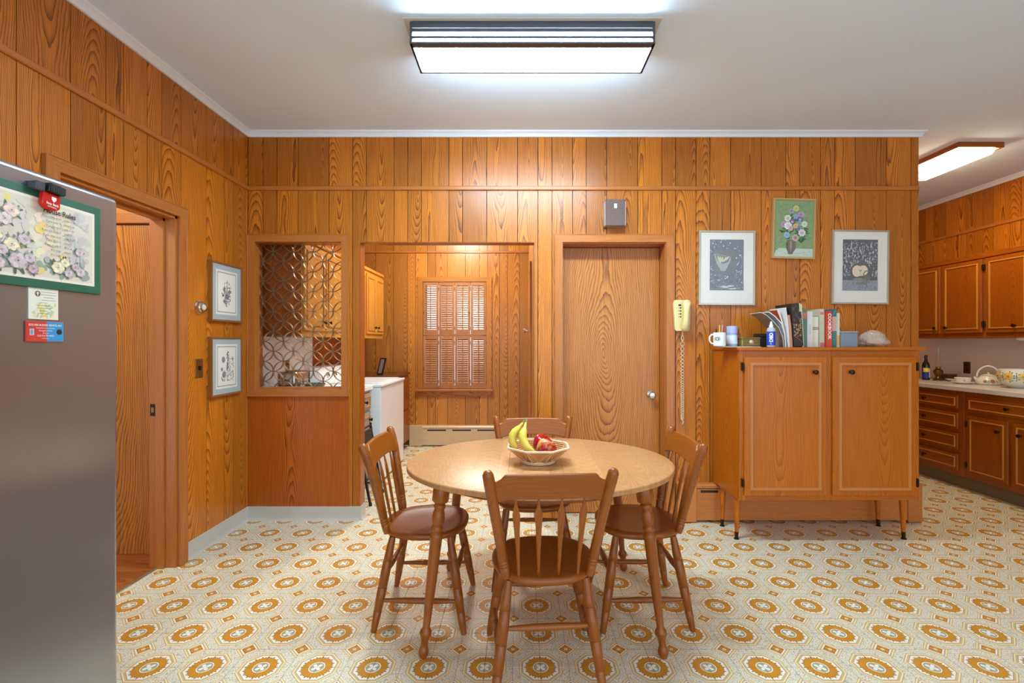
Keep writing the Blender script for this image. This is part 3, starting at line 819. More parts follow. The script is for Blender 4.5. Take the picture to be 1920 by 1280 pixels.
def banana(label, pts, dz, roll):
    global BAN
    if BAN is None:
        m, t, b = newmat('banana_peel'); v, c = coords(t)
        n_ = noise(t, v, 40, 3); f_ = ((n_ - .56) * 5.0).clamp()
        col = mix(t, f_ * .5, lin((232, 210, 84)), lin((190, 186, 70))); t.links.new(col.k, b.inputs['Base Color']); b.inputs['Roughness'].default_value = .4
        BAN = m
    r = thing('banana', label, 'banana', pts[0], 'two bananas in the basket')
    rad = [.005, .0058, .0085, .0155, .0196, .0210, .0212, .0206, .0184, .0130, .0058]
    # smooth the control polygon
    P_ = [Vector(p) for p in pts]; out = []
    N_ = len(rad)
    for i in range(N_):
        t_ = i / (N_ - 1) * (len(P_) - 1); k = min(int(t_), len(P_) - 2); u = t_ - k
        p0, p1, p2, p3 = P_[max(k - 1, 0)], P_[k], P_[k + 1], P_[min(k + 2, len(P_) - 1)]
        out.append(.5 * ((2 * p1) + (p2 - p0) * u + (2 * p0 - 5 * p1 + 4 * p2 - p3) * u * u + (3 * p1 - p0 - 3 * p2 + p3) * u ** 3))
    MB().tube(out, rad, 7).build('peel', BAN, r, out[5], angle=70)
    d = (out[0] - out[1]).normalized()
    MB().tube([out[0] - d * .004, out[0] + d * .012], [.0055, .0062], 7).build('stem', plain('banana_stem', (150, 140, 80), .6), r)
    d = (out[-1] - out[-2]).normalized()
    MB().tube([out[-1] - d * .002, out[-1] + d * .006], [.0055, .0035], 7).build('tip', BRONZE, r)
sx_, sz_ = px(985, 791, 2.33)
banana('left-hand banana leaning upright in the basket', [(sx_ - .008, 2.336, sz_), (sx_ - .030, 2.332, sz_ - .026), (sx_ - .060, 2.326, sz_ - .062), (sx_ - .060, 2.316, sz_ - .105), (sx_ - .036, 2.306, sz_ - .132)], 0, 0)
banana('right-hand banana curling down beside the apples', [(sx_ + .004, 2.328, sz_ + .002), (sx_ - .004, 2.310, sz_ - .028), (sx_ - .014, 2.290, sz_ - .066), (sx_ + .004, 2.272, sz_ - .108), (sx_ + .046, 2.262, sz_ - .136)], 0, 0)

# ------------------------------------------------------------------ panel doors and drawers used by every cabinet
def front(parent, name, M, x0, x1, z0, z1, mats, ins=.035, knob=None, hinge=None, th=.018, mw=.012, mould=None):
    """lipped door or drawer front with a raised gilt-edged moulding, knob and hinges"""
    hx = 0 if abs((M.to_3x3() @ Vector((1, 0, 0))).x) > .5 else 1
    horiz = name == 'drawer'
    o = MB(M).box(x0, x1, -th, 0, z0, z1, .003).build(name, mats[hx] if horiz else mats[2], parent, M @ Vector(((x0 + x1) / 2, -th / 2, (z0 + z1) / 2)), angle=30)
    m = MB(M)
    m.frame(x0 + ins, x1 - ins, z0 + ins, z1 - ins, mw, -th - .005, -th)
    m.frame(x0 + ins + mw * .25, x1 - ins - mw * .25, z0 + ins + mw * .25, z1 - ins - mw * .25, mw * .5, -th - .008, -th - .005)
    m.build('moulding', mould or MOULD, o, smooth=False)
    if knob:
        R = M @ Matrix.Translation((knob[0], -th, knob[1])) @ Matrix.Rotation(PI / 2, 4, 'X')
        MB(R).lathe([(.009, 0), (.008, .004), (.006, .012), (.012, .017), (.0155, .022), (.0145, .028), (.006, .031)], (0, 0, 0), 16).build('knob', BRONZE, o)
    for hz in (hinge[1] if hinge else ()):
        q = MB(M); hx0 = hinge[0]
        q.box(hx0 - .006, hx0 + .006, -th - .003, -.001, hz - .028, hz + .028, .002); q.tube([(hx0, -th - .004, hz - .02), (hx0, -th - .004, hz + .02)], .004, 8)
        q.build('hinge', BRONZE, o)
    return o

# ------------------------------------------------------------------ credenza under the pictures
CX0, CX1, CYF, CZ0, CZ1 = 1.4437, 2.625, 3.12, .292, 1.296
cr = thing('cabinet', 'two-door oak cabinet on tapered legs below the three framed pictures', 'cabinet', ((CX0 + CX1) / 2, 3.33, 0))
MB().box(CX0, CX0 + .019, CYF + .019, 3.535, CZ0, CZ1 - .022, .001).build('side_panel', CAB[2], cr, (CX0, 3.33, .8))
MB().box(CX1 - .019, CX1, CYF + .019, 3.535, CZ0, CZ1 - .022, .001).build('side_panel', CAB[2], cr, (CX1, 3.33, .8))
MB().box(CX0 + .019, CX1 - .019, CYF + .019, 3.535, CZ0, CZ0 + .018).build('bottom_panel', CAB[0], cr, (2.03, 3.33, .3), smooth=False)
MB().box(CX0 + .019, CX1 - .019, 3.527, 3.535, CZ0 + .018, CZ1 - .022).build('back_panel', CAB[2], cr, (2.03, 3.53, .8), smooth=False)
m = MB()
MB().box(CX0, CX0 + .04, CYF, CYF + .019, CZ0, CZ1 - .022, .001).build('stile', CAB[2], cr, (CX0 + .02, CYF, .8))
MB().box(CX1 - .04, CX1, CYF, CYF + .019, CZ0, CZ1 - .022, .001).build('stile', CAB[2], cr, (CX1 - .02, CYF, .8))
MB().box(2.005, 2.052, CYF, CYF + .019, CZ0, CZ1 - .022, .001).build('stile', CAB[2], cr, (2.03, CYF, .8))
for a, b in ((CX0 + .04, 2.005), (2.052, CX1 - .04)):
    MB().box(a, b, CYF, CYF + .019, CZ1 - .075, CZ1 - .022, .001).build('rail', CAB[0], cr, ((a + b) / 2, CYF, CZ1 - .05))
    MB().box(a, b, CYF, CYF + .019, CZ0, CZ0 + .045, .001).build('rail', CAB[0], cr, ((a + b) / 2, CYF, CZ0))
MB().box(CX0 - .012, CX1 + .035, CYF - .02, 3.536, CZ1 - .022, CZ1, .004).build('top_board', CAB[0], cr, (2.03, 3.3, CZ1))
Mc = FR((0, CYF, 0), (1, 0, 0), (0, -1, 0))
front(cr, 'door', Mc, 1.471, 2.007, .326, 1.233, CAB, .037, (1.925, 1.135), (1.461, (1.17, .41)), mw=.017, mould=plain('credenza_moulding', (196, 126, 60), .35, var=.15))
front(cr, 'door', Mc, 2.05, 2.594, .326, 1.233, CAB, .037, (2.16, 1.135), (2.604, (1.17, .41)), mw=.017, mould=plain('credenza_moulding', (196, 126, 60), .35, var=.15))
for lx in (1.478, 2.588):
    for ly in (3.213, 3.440):
        dx = -.010 if lx < 2 else .012
        lg = MB().tube([(lx, ly, CZ0), (lx + dx * .3, ly, CZ0 - .01), (lx + dx * .8, ly, .05)], [.022, .022, .0125], 16).build('leg', CAB[2], cr, (lx, ly, .15))
        MB().tube([(lx + dx * .8, ly, .05), (lx + dx * .95, ly, .010)], [.0128, .011], 16).build('ferrule', BRONZE, lg)
        MB().lathe([(.017, 0), (.017, .004), (.010, .010), (.006, .012)], (lx + dx, ly, 0), 14).build('foot_glide', BRONZE, lg)

# ------------------------------------------------------------------ baseboard heaters
def heater(label, x0, x1, yf, yb, h, slots, ends, HEATER=HEATER):
    r = thing('baseboard_heater', label, 'heater', ((x0 + x1) / 2, (yf + yb) / 2, 0))
    MB().box(x0, x1, yf, yf + .004, .018, h - .035, .001).build('front_panel', HEATER, r, ((x0 + x1) / 2, yf, .1))
    m = MB(); m.add([(q, yy, zz) for q in (x0, x1) for (yy, zz) in ((yf + .004, h - .030), (yf - .004, h - .030), (yf - .004, h - .014), (yf + .006, h - .002), (yb, h), (yb, h - .006), (yf + .010, h - .010))], [tuple(range(7)), tuple(range(7, 14))] + [(i, (i + 1) % 7, 7 + (i + 1) % 7, 7 + i) for i in range(7)])
    m.build('top_hood', HEATER, r, ((x0 + x1) / 2, yf, h))
    MB().box(x0, x1, yf + .02, yb, .02, h - .01).build('back_plate', HEATER, r, smooth=False)
    for a, b in ends: MB().box(a, b, yf - .008, yb, .006, h + .003, .003).build('end_cover', HEATER, r, ((a + b) / 2, yf, .1))
    for a, b in slots: MB().box(a, b, yf - .001, yf + .003, h - .064, h - .046, .001).build('vent_slot', BLACK, r)
    return r
heater('pale wooden baseboard heater under the oak cabinet', 1.17, 2.962, 3.500, 3.548, .285, ((1.335, 1.465), (1.75, 1.95), (2.3, 2.5)), ((1.165, 1.305), (2.86, 2.966)))
heater('baseboard heater on the far pantry wall below the shutters', -1.405, .095, 6.075, 6.148, .262, ((-1.18, -.94), (-.86, -.62), (-.54, -.30)), ((-1.41, -1.24),), HEATERP)

# ------------------------------------------------------------------ ring screen in the pass-through
RINGM = plain('bronze_ring', (150, 128, 96), .38, .75, var=.2)
SX0, SX1, SZ0, SZ1, SY = -1.973, -1.331, .992, 2.074, YB + .055
sc_ = thing('ring_screen', 'bronze screen of overlapping metal rings filling the pass-through', 'screen', ((SX0 + SX1) / 2, SY, SZ0))
D = (SX1 - SX0) / 4.25; R = D / 2 * .995
def ring_arcs(cx_, cz_):
    n = 40; ins = []
    for k in range(n):
        a = 2 * PI * k / n; x, z = cx_ + R * math.cos(a), cz_ + R * math.sin(a)
        ins.append(SX0 - 1e-6 <= x <= SX1 + 1e-6 and SZ0 - 1e-6 <= z <= SZ1 + 1e-6)
    if not any(ins): return []
    if all(ins): return [(list(range(n)), True)]
    st = next(k for k in range(n) if ins[k] and not ins[k - 1]); runs, cur = [], []
    for q in range(n):
        k = (st + q) % n
        if ins[k]: cur.append(k)
        elif cur: runs.append((cur, False)); cur = []
    if cur: runs.append((cur, False))
    return [r_ for r_ in runs if len(r_[0]) > 2]
for lay in (0, 1):
    for i in range(-1, 6):
        for j in range(-1, 9):
            cx_ = SX0 + D * (.20 + i + .5 * lay); cz_ = SZ1 - D * (.38 + j + .5 * lay)
            arcs = ring_arcs(cx_, cz_)
            if not arcs: continue
            m = MB()
            for ks, cl in arcs:
                vs_, fs = [], []
                for k in ks:
                    a = 2 * PI * k / 40
                    for rr, yy in ((R - .0014, -.010), (R + .0014, -.010), (R + .0014, .010), (R - .0014, .010)):
                        vs_.append((cx_ + rr * math.cos(a), SY + yy + (.0 if lay else .0), cz_ + rr * math.sin(a)))
                n = len(ks)
                for q in range(n if cl else n - 1):
                    w_ = (q + 1) % n
                    for e in range(4): fs.append((q * 4 + e, q * 4 + (e + 1) % 4, w_ * 4 + (e + 1) % 4, w_ * 4 + e))
                m.add(vs_, fs)
            m.build('ring', RINGM, sc_, (cx_, SY, cz_), angle=40)

# ------------------------------------------------------------------ pictures
GLASSF = None
def picture(name, label, M, w, h, fw, depth, frame_mat, tilt=0.0, mat_col=(226, 222, 210), loc=None):
    """frame hanging on a wall: local origin at picture centre on the wall plane"""
    M = M @ Matrix.Rotation(tilt, 4, 'Y')
    r = thing(name, label, 'picture', tuple(M @ Vector((0, -depth / 2, -h / 2))))
    m = MB(M)
    m.frame(-w / 2, w / 2, -h / 2, h / 2, fw, -depth, -.001)
    m.frame(-w / 2 + fw * .2, w / 2 - fw * .2, -h / 2 + fw * .2, h / 2 - fw * .2, fw * .45, -depth - .003, -depth)
    m.build('frame', frame_mat, r, smooth=False)
    MB(M).box(-w / 2 + fw * .8, w / 2 - fw * .8, -depth + .006, -.002, -h / 2 + fw * .8, h / 2 - fw * .8).build('mat_board', plain('mat_%s' % name + str(mat_col), mat_col, .7), r, smooth=False)
    return r, M, -depth + .006
SILV = plain('silver_frame', (196, 184, 160), .35, .7, var=.3, vs_=15)
GOLD = plain('gold_frame', (198, 164, 108), .4, .35, var=.2)
WALN = plain('walnut_frame', (150, 96, 44), .4, var=.2)
Mb = FR((0, YB, 0), (1, 0, 0), (0, -1, 0))
def at_back(x, y, d=0.0):
    X, Z = px(x, y, YB - d); return Mb @ Matrix.Translation((X, 0, Z))
def glaze(r, M, w, h, y_):
    m, t, b = newmat('picture_glass') if 'picture_glass' not in MATS else (MATS['picture_glass'], None, None)
    if t:
        MATS['picture_glass'] = m
        b.inputs['Roughness'].default_value = .05; b.inputs['Transmission Weight'].default_value = 0.0; b.inputs['Alpha'].default_value = .06; b.inputs['Base Color'].default_value = (1, 1, 1, 1)
    MB(M).box(-w / 2, w / 2, y_ - .0012, y_, -h / 2, h / 2).build('glass', m, r, smooth=False)
rg = random.Random(3)
# left print: pale bowl on grey
r, M, y_ = picture('framed_print', 'silver-framed grey print of a pale bowl, left of the flower painting', at_back(1363, 502, .02), .418, .553, .013, .022, SILV, tilt=math.radians(.4))
a = Art(M, y_); W_, H_ = .253, .382
a.rect(-W_ / 2 - .004, W_ / 2 + .004, -.170, .216, (236, 232, 220))
x0, x1, z0, z1 = -W_ / 2, W_ / 2, -.166, .212
a.rect(x0, x1, z0, z1, (92, 98, 108))
for _ in range(420):
    x, z = rg.uniform(x0 + .004, x1 - .004), rg.uniform(z0 + .004, z1 - .004); s_ = rg.uniform(.002, .0065)
    a.ell(x, z, s_, s_ * rg.uniform(.4, 1.2), rg.choice([(178, 186, 194), (50, 58, 72), (80, 90, 104), (204, 210, 216), (42, 52, 68)]), rg.uniform(0, 3), 6)
a.rect(-.098, .065, -.052, .142, (92, 92, 94)); a.rect(-.092, .058, -.048, .136, (98, 98, 98))
a.poly([(-.092, .105), (.030, .082), (.028, .060), (.012, .020), (-.005, -.010), (-.010, -.022), (-.048, -.022), (-.050, -.008), (-.075, .030), (-.090, .080)], (158, 158, 158))
a.poly([(-.086, .100), (.026, .080), (.010, .045), (-.025, .030), (-.055, .036), (-.075, .065)], (104, 102, 96))
for (x, z, q) in ((-.062, .070, .3), (-.048, .065, .1), (-.034, .062, -.1), (-.015, .062, -.6), (.002, .070, -.8), (-.055, .052, .5)): a.ell(x, z, .007, .022, (190, 190, 152), q, 10)
a.rect(x0, x1, z0, z0 + .052, (92, 96, 102))
for (x, z, w2, h2) in ((-.01, -.138, .05, .006), (.03, -.134, .03, .006), (.04, -.155, .035, .004), (-.015, -.146, .03, .004), (.07, -.150, .03, .003)): a.ell(x, z, w2, h2, (196, 198, 196), .03, 10, .15)
for _ in range(90): a.ell(rg.uniform(x0 + .004, x1 - .004), rg.uniform(z0 + .002, z0 + .05), rg.uniform(.002, .007), .0022, rg.choice([(58, 64, 74), (140, 146, 152)]), 0, 6)
a.build('printed_sheet', INK, r, smooth=False); glaze(r, M, .40, .53, a.y - .001)
# flower painting
r, M, y_ = picture('framed_painting', 'gilt-framed oil painting of flowers in a vase on green, hung highest', at_back(1488.5, 428.5, .02), .318, .448, .015, .026, GOLD, tilt=math.radians(1.6), mat_col=(122, 148, 96))
a = Art(M, y_); x0, x1, z0, z1 = -.144, .144, -.209, .209
a.rect(x0, x1, z0, z1, (134, 158, 108))
for _ in range(260):
    x, z = rg.uniform(x0 + .012, x1 - .012), rg.uniform(z0 + .012, z1 - .012)
    a.ell(x, z, .011, .005, rg.choice([(128, 156, 104), (142, 164, 108), (118, 148, 108), (150, 168, 116), (124, 150, 112)]), rg.uniform(.4, 1.2), 7)
a.poly([(x0, z0), (x1, z0), (x1, -.148), (-.105, -.146), (-.13, -.165), (x0, -.195)], (188, 204, 184))
for _ in range(70): a.ell(rg.uniform(x0 + .02, x1 - .02), rg.uniform(z0 + .008, -.165), .013, .003, rg.choice([(180, 198, 180), (200, 212, 196), (172, 192, 172)]), 0, 7)
for (x, z, s_) in ((0, .06, .05), (.02, .0, .06), (-.02, -.03, .05), (.03, -.05, .05), (-.05, .0, .04), (.06, -.03, .035)):
    for _ in range(9): a.ell(x + rg.uniform(-s_, s_), z + rg.uniform(-s_, s_), .018, .007, rg.choice([(64, 112, 72), (82, 128, 80), (52, 96, 62)]), rg.uniform(0, 3), 8)
for (x, z) in ((.075, -.075), (.065, -.09), (-.09, -.02), (-.08, -.025), (.085, -.015)): a.ell(x, z, .020, .006, (56, 96, 62), rg.uniform(-.8, .8), 8)
a.poly([(-.050, -.085), (.010, -.085), (.018, -.120), (.014, -.152), (-.004, -.180), (-.004, -.190), (-.040, -.190), (-.040, -.180), (-.054, -.150), (-.058, -.120)], (118, 104, 92))
a.poly([(-.030, -.09), (-.014, -.09), (-.010, -.13), (-.02, -.175), (-.028, -.13)], (148, 144, 122)); a.poly([(-.052, -.11), (-.042, -.10), (-.040, -.16), (-.048, -.15)], (92, 80, 72))
for (x, z, s_, c1, c2) in ((.012, .150, .022, (206, 196, 130), (182, 168, 96)), (-.022, .130, .018, (178, 160, 180), (130, 110, 140)), (.048, .105, .024, (182, 156, 176), (150, 124, 146)), (.012, .090, .018, (150, 168, 208), (120, 140, 190)), (-.048, .075, .025, (220, 222, 206), (178, 178, 160)), (.044, .068, .021, (104, 92, 134), (190, 180, 210)), (-.015, .050, .022, (96, 78, 114), (200, 190, 210)), (.040, .040, .018, (150, 168, 180), (120, 140, 160)), (-.078, .030, .022, (188, 160, 172), (160, 130, 146)), (-.045, .020, .028, (232, 230, 226), (200, 190, 200)), (.012, .020, .018, (222, 184, 110), (196, 150, 70)), (.076, .035, .022, (212, 226, 200), (176, 198, 160)), (-.025, .002, .019, (210, 180, 180), (180, 150, 150)), (.034, .0, .017, (140, 134, 176), (110, 100, 150)), (.060, -.030, .027, (222, 212, 214), (184, 170, 176)), (-.052, -.050, .022, (162, 184, 220), (124, 150, 196)), (.012, -.068, .025, (206, 176, 176), (160, 110, 120))):
    a.ell(x, z, s_, s_, c1, 0, 16, .12); a.ell(x, z, s_ * .66, s_ * .66, tuple((u + v) // 2 for u, v in zip(c1, c2)), .2, 14, .15); a.ell(x, z, s_ * .3, s_ * .3, c2, 0, 10, .1)
a.build('painted_canvas', INK, r, smooth=False)
# right print: apple half in woodcut
r, M, y_ = picture('framed_print', 'silver-framed black and white woodcut of a halved fruit, right of the flower painting', at_back(1613.5, 500.5, .02), .424, .552, .013, .022, SILV, tilt=math.radians(.7))
a = Art(M, y_); x0, x1, z0, z1 = -.131, .131, -.176, .206
a.rect(x0 - .004, x1 + .004, z0 - .005, z1 + .005, (236, 232, 220)); a.rect(x0, x1, z0, z1, (50, 46, 50))
for _ in range(560):
    x, z = rg.uniform(x0 + .003, x1 - .003), rg.uniform(-.07, z1 - .012)
    if rg.random() < .75: a.line(x, z, x + rg.uniform(-.003, .003), z + rg.uniform(.005, .022) * (1 if z < z1 - .034 else .4), rg.uniform(.002, .0045), rg.choice([(206, 216, 220), (168, 178, 188), (30, 26, 30), (220, 226, 226), (96, 92, 100)]))
    else: a.line(max(x - .012, x0), z, min(x + .012, x1), z + .001, .0016, rg.choice([(184, 194, 196), (46, 40, 44)]))
a.rect(x0, x1, z0, -.098, (128, 134, 142))
for _ in range(170): 
    x = rg.uniform(x0 + .01, x1 - .012); a.ell(x, rg.uniform(z0 + .003, -.10), rg.uniform(.003, .009), .0016, rg.choice([(84, 90, 100), (160, 168, 176), (60, 62, 70)]), rg.uniform(-.4, 1.2), 6)
a.ell(.002, -.035, .080, .068, (58, 52, 46)); a.ell(.002, -.035, .074, .062, (44, 38, 34))
a.ell(-.026, -.030, .036, .044, (222, 204, 168)); a.ell(.022, -.026, .034, .040, (222, 204, 168)); a.poly([(-.03, -.070), (.02, -.064), (.02, .006), (-.03, .006)], (222, 204, 168))
a.poly([(-.010, .016), (.006, .016), (-.001, .002)], (150, 92, 60)); a.line(-.001, -.03, .001, -.066, .002, (90, 84, 66)); a.ell(-.006, -.026, .004, .008, (96, 100, 84), .4); a.ell(.006, -.026, .004, .008, (96, 100, 84), -.4)
a.ell(.040, -.045, .026, .016, (92, 94, 76), .8); a.ell(.040, -.045, .017, .008, (222, 214, 186), .8)
a.ell(-.012, -.092, .045, .012, (116, 116, 92), .05); a.ell(.045, -.085, .030, .024, (84, 82, 70), .6); a.ell(.030, -.110, .022, .018, (108, 108, 86), .5)
for q in range(5): a.line(-.045 + q * .012, -.115 - .006 * (q % 3), -.005 + q * .012, -.119 - .006 * (q % 3), .002, (40, 36, 36))
a.line(.050, -.10, .042, -.165, .003, (50, 46, 40))
a.build('printed_sheet', INK, r, smooth=False); glaze(r, M, .40, .53, a.y - .001)
# two small botanical prints on the left wall
Ml = FR((XL, 0, 0), (0, 1, 0), (1, 0, 0))
for q, (zc, lab, kind) in enumerate(((1.668, 'upper small botanical print in a wood frame beside the thermostat', 0), (1.166, 'lower small botanical print in a wood frame beside the switch', 1))):
    r, M, y_ = picture('botanical_print', lab, Ml @ Matrix.Translation((3.262, 0, zc)), .345, .40, .014, .026, WALN, mat_col=(166, 180, 178))
    a = Art(M, y_)
    a.rect(-.155, .155, -.183, .183, (160, 176, 176)); a.rect(-.118, .118, -.15, .15, (226, 224, 212)); a.rect(-.104, .104, -.136, .136, (110, 116, 112)); a.rect(-.100, .100, -.132, .132, (206, 196, 172)); a.rect(-.096, .096, -.128, .128, (232, 228, 216))
    G = [(52, 54, 56), (84, 88, 90), (120, 124, 126), (70, 72, 70)]
    if kind == 0:
        a.line(0, -.10, .004, .09, .003, G[0])
        for _ in range(85):
            ang = rg.uniform(0, 2 * PI); rr = rg.uniform(0, 1) ** .7; x, z = .052 * rr * math.cos(ang), -.01 + .085 * rr * math.sin(ang)
            a.ell(x, z, rg.uniform(.004, .011), rg.uniform(.002, .005), rg.choice(G), rg.uniform(0, 3), 8)
        for (x, z, s_) in ((0, -.025, .024), (-.03, .02, .015), (.03, .01, .014), (-.028, -.06, .014)): a.ell(x, z, s_, s_, G[2], 0, 14, .12); a.ell(x, z, s_ * .6, s_ * .6, G[0], 0, 12, .15); a.ell(x, z, s_ * .3, s_ * .3, G[2], 0, 8)
    else:
        a.line(0, -.10, .010, .11, .002, G[0])
        for k in range(46): a.ell(.008 + rg.uniform(-.009, .009), -.03 + .13 * k / 46, .006, .004, rg.choice(G), rg.uniform(0, 3), 7)
        for (x, z, s_) in ((-.038, .045, .020), (-.030, -.055, .022), (-.055, -.02, .012)): a.ell(x, z, s_, s_ * 1.15, (140, 150, 160), 0, 14, .1); a.ell(x, z, s_ * .65, s_ * .7, G[1], 0, 12, .12); a.ell(x, z, s_ * .3, s_ * .3, (150, 158, 166), 0, 8)
        for _ in range(46): a.ell(rg.uniform(.02, .075), rg.uniform(-.10, .06), rg.uniform(.004, .008), .003, rg.choice(G), rg.uniform(0, 3), 7)
        for _ in range(20): a.ell(rg.uniform(-.06, .02), rg.uniform(-.10, -.06), .008, .003, rg.choice(G), rg.uniform(0, 3), 7)
        for x in (.03, .05, .065): a.line(.005, -.09, x, .04, .0012, G[1])
    a.build('printed_sheet', INK, r, smooth=False); glaze(r, M, .315, .37, a.y - .001)

# ------------------------------------------------------------------ small wall fittings
th = thing('thermostat', 'round silver thermostat on the left wall next to a small print', 'thermostat', (XL, 3.005, 1.55))
Rx = Matrix.Rotation(PI / 2, 4, 'Y')
MB().lathe([(.043, 0), (.043, .006), (.036, .010), (.036, .024), (.031, .030), (.020, .032), (.019, .030), (.004, .030)], (XL, 3.005, 1.55), 32, Rx).build('body', CHROME, th)
MB().lathe([(.018, .030), (.018, .036), (.013, .038), (.003, .038)], (XL, 3.005, 1.55), 24, Rx).build('dial', plain('dial_face', (214, 208, 196), .35), th)
sw = thing('light_switch', 'brass light switch plate below the thermostat', 'switch', (XL, 3.005, 1.10))
MB().box(XL, XL + .005, 2.970, 3.040, 1.105, 1.225, .002).build('plate', BRASS, sw)
MB().box(XL + .005, XL + .016, 2.999, 3.011, 1.152, 1.180, .002).build('toggle', BRONZE, sw)
for zz in (1.122, 1.208): MB().lathe([(.004, 0), (.003, .0025), (.001, .003)], (XL + .005, 3.005, zz), 10, Rx).build('screw', BRASS, sw)
# speaker box
(sx0, sz1), (sx1, sz0) = px(1136, 373, 3.47), px(1172, 423, 3.47)
sp_ = thing('wall_speaker', 'small brown and silver intercom speaker above the closet door', 'speaker', ((sx0 + sx1) / 2, YB, sz0))
MB().box(sx0 - .004, sx1 + .012, 3.49, YB - .001, sz0 + .006, sz1 - .008, .003).build('cabinet_body', plain('speaker_silver', (190, 188, 184), .4, .4), sp_)
MB().box(sx0, sx1, 3.472, 3.49, sz0, sz1, .004).build('grille', plain('speaker_cloth', (104, 84, 78), .8, var=.5, vs_=400), sp_)
for i in range(17):
    zz = sz0 + .008 + i * (sz1 - sz0 - .016) / 16; MB().box(sx0 + .006, sx1 - .006, 3.4705, 3.472, zz - .002, zz + .002).build('grille_bar', plain('speaker_cloth2', (120, 98, 90), .7), sp_, smooth=False)
MB().box((sx0 + sx1) / 2 - .010, (sx0 + sx1) / 2 + .012, 3.469, 3.4725, sz0 + .128, sz0 + .162, .001).build('badge', plain('badge', (206, 208, 204), .3, .3), sp_)
# wall phone
phx, phz = px(1281, 591, 3.49); PHM = plain('cream_phone', (228, 212, 146), .32)
ph = thing('wall_phone', 'cream wall telephone with long coiled cord beside the closet door', 'telephone', (phx, YB, phz - .115))
m = MB(); prof = [(-.055, .115), (.058, .113), (.062, .09), (.056, -.10), (.046, -.116), (-.046, -.116), (-.056, -.10), (-.064, .09)]
m.M = Matrix.Translation((phx, 0, phz)); m.prism(prof, 3.505, 3.548); bev(m.build('body', PHM, ph), .006, 3)
m = MB(); m.tube([(phx + .024, 3.494, phz + .105), (phx + .024, 3.476, phz + .088), (phx + .018, 3.470, phz + .03), (phx + .014, 3.470, phz - .04), (phx + .010, 3.478, phz - .092), (phx + .009, 3.496, phz - .106)], [.016, .026, .018, .018, .027, .018], 14, .85, 1.15); m.build('handset', PHM, ph, angle=60)
for q in range(4):
    MB().lathe([(.005, 0), (.005, .002), (.002, .003)], (phx - .014, 3.505, phz + .056 - q * .022), 10, Matrix.Rotation(PI / 2, 4, 'X')).build('key', BLACK, ph)
    MB().lathe([(.004, 0), (.004, .002), (.002, .003)], (phx - .026, 3.505, phz + .056 - q * .022), 10, Matrix.Rotation(PI / 2, 4, 'X')).build('key', plain('key_grey', (150, 140, 110), .5), ph)
MB().box(phx - .030, phx - .010, 3.5035, 3.506, phz + .070, phz + .082).build('number_card', BRONZE, ph, smooth=False)
CORD = plain('cord_white', (226, 210, 172), .5)
tx, tz = px(1279, 622, 3.52); bx_, bz_ = px(1280, 795, 3.52)
pts1, pts2, N = [], [], 320
for i in range(N + 1):
    t_ = i / N; z = (phz - .118) + (bz_ + .035 - (phz - .118)) * t_
    turns = 2 * PI * (6 * t_ + 10 * t_ ** 2.2); amp = .0125 * min(1, t_ * 10)
    pts1.append((bx_ + amp * math.cos(turns), 3.524 + amp * .6 * math.sin(turns), z)); pts2.append((bx_ - amp * math.cos(turns), 3.524 - amp * .6 * math.sin(turns), z))
MB().tube(pts1, .0023, 6).build('coiled_cord', CORD, ph, angle=80); MB().tube(pts2, .0023, 6).build('coiled_cord', CORD, ph, angle=80)
m = MB(); m.tube([(bx_ - .008, 3.524, bz_ + .07), (bx_ - .010, 3.52, bz_ + .04), (bx_ + .004, 3.515, bz_ + .02), (bx_ - .002, 3.52, bz_ + .002), (bx_ + .008, 3.524, bz_ + .014), (bx_ - .003, 3.528, bz_ + .03), (bx_ + .009, 3.524, bz_ + .07)], .004, 8); m.build('cord_knot', CORD, ph, angle=80)

# ------------------------------------------------------------------ refrigerator and what hangs on it
def steel():
    m, t, b = newmat('brushed_steel'); v, c = coords(t, 'World')
    n_ = noise(t, comb(t, c[0] * 3.0, c[1] * 5.0, c[2] * 700.0), 1.0, 2)
    col = mix(t, n_, lin((150, 153, 158)), lin((166, 169, 174))); t.links.new(col.k, b.inputs['Base Color'])
    b.inputs['Metallic'].default_value = .8; b.inputs['Roughness'].default_value = .25; b.inputs['Anisotropic'].default_value = .5
    bump(t, b, n_, .04, .0005); return m
STEEL = steel()
fr = thing('refrigerator', 'stainless steel refrigerator covered with magnets at the left edge', 'refrigerator', (-1.65, 1.045, 0))
FX = -1.262
bev(MB().box(-2.0, FX - .07, .605, 1.488, .03, 1.752).build('body', plain('fridge_side', (92, 94, 98), .5, .3), fr, smooth=False), .008)
bev(MB().box(FX - .062, FX, 1.048, 1.495, .06, 1.776).build('door', STEEL, fr), .014, 4)
bev(MB().box(FX - .062, FX, .598, 1.042, .06, 1.776).build('door', STEEL, fr), .014, 4)
for yy in (1.085, 1.005):
    h_ = MB(); h_.tube([(FX, yy, .62), (FX + .045, yy, .64), (FX + .05, yy, .75), (FX + .05, yy, 1.35), (FX + .045, yy, 1.43), (FX, yy, 1.45)], .011, 12); h_.build('handle', CHROME, fr)
m = MB(); m.box(-1.95, FX - .08, .62, 1.47, 0, .03); m.build('kick_plate', BLACK, fr, smooth=False)
Mf = FR((FX, 0, 0), (0, 1, 0), (1, 0, 0))
bd = thing('wall_plaque', 'green-bordered rose plaque with printed house rules on the refrigerator', 'plaque', (FX + .004, 1.23, 1.468))
tl = math.radians(.9)
Mq = Mf @ Matrix.Translation((1.231, 0, 1.598)) @ Matrix.Rotation(-tl * 0, 4, 'Y')
BW, BH = .385, .257
MB(Mq).box(-BW / 2, BW / 2, -.007, -.0005, -BH / 2, BH / 2, .0015).build('board', plain('board_green', (28, 92, 66), .5, var=.35, vs_=50), bd)
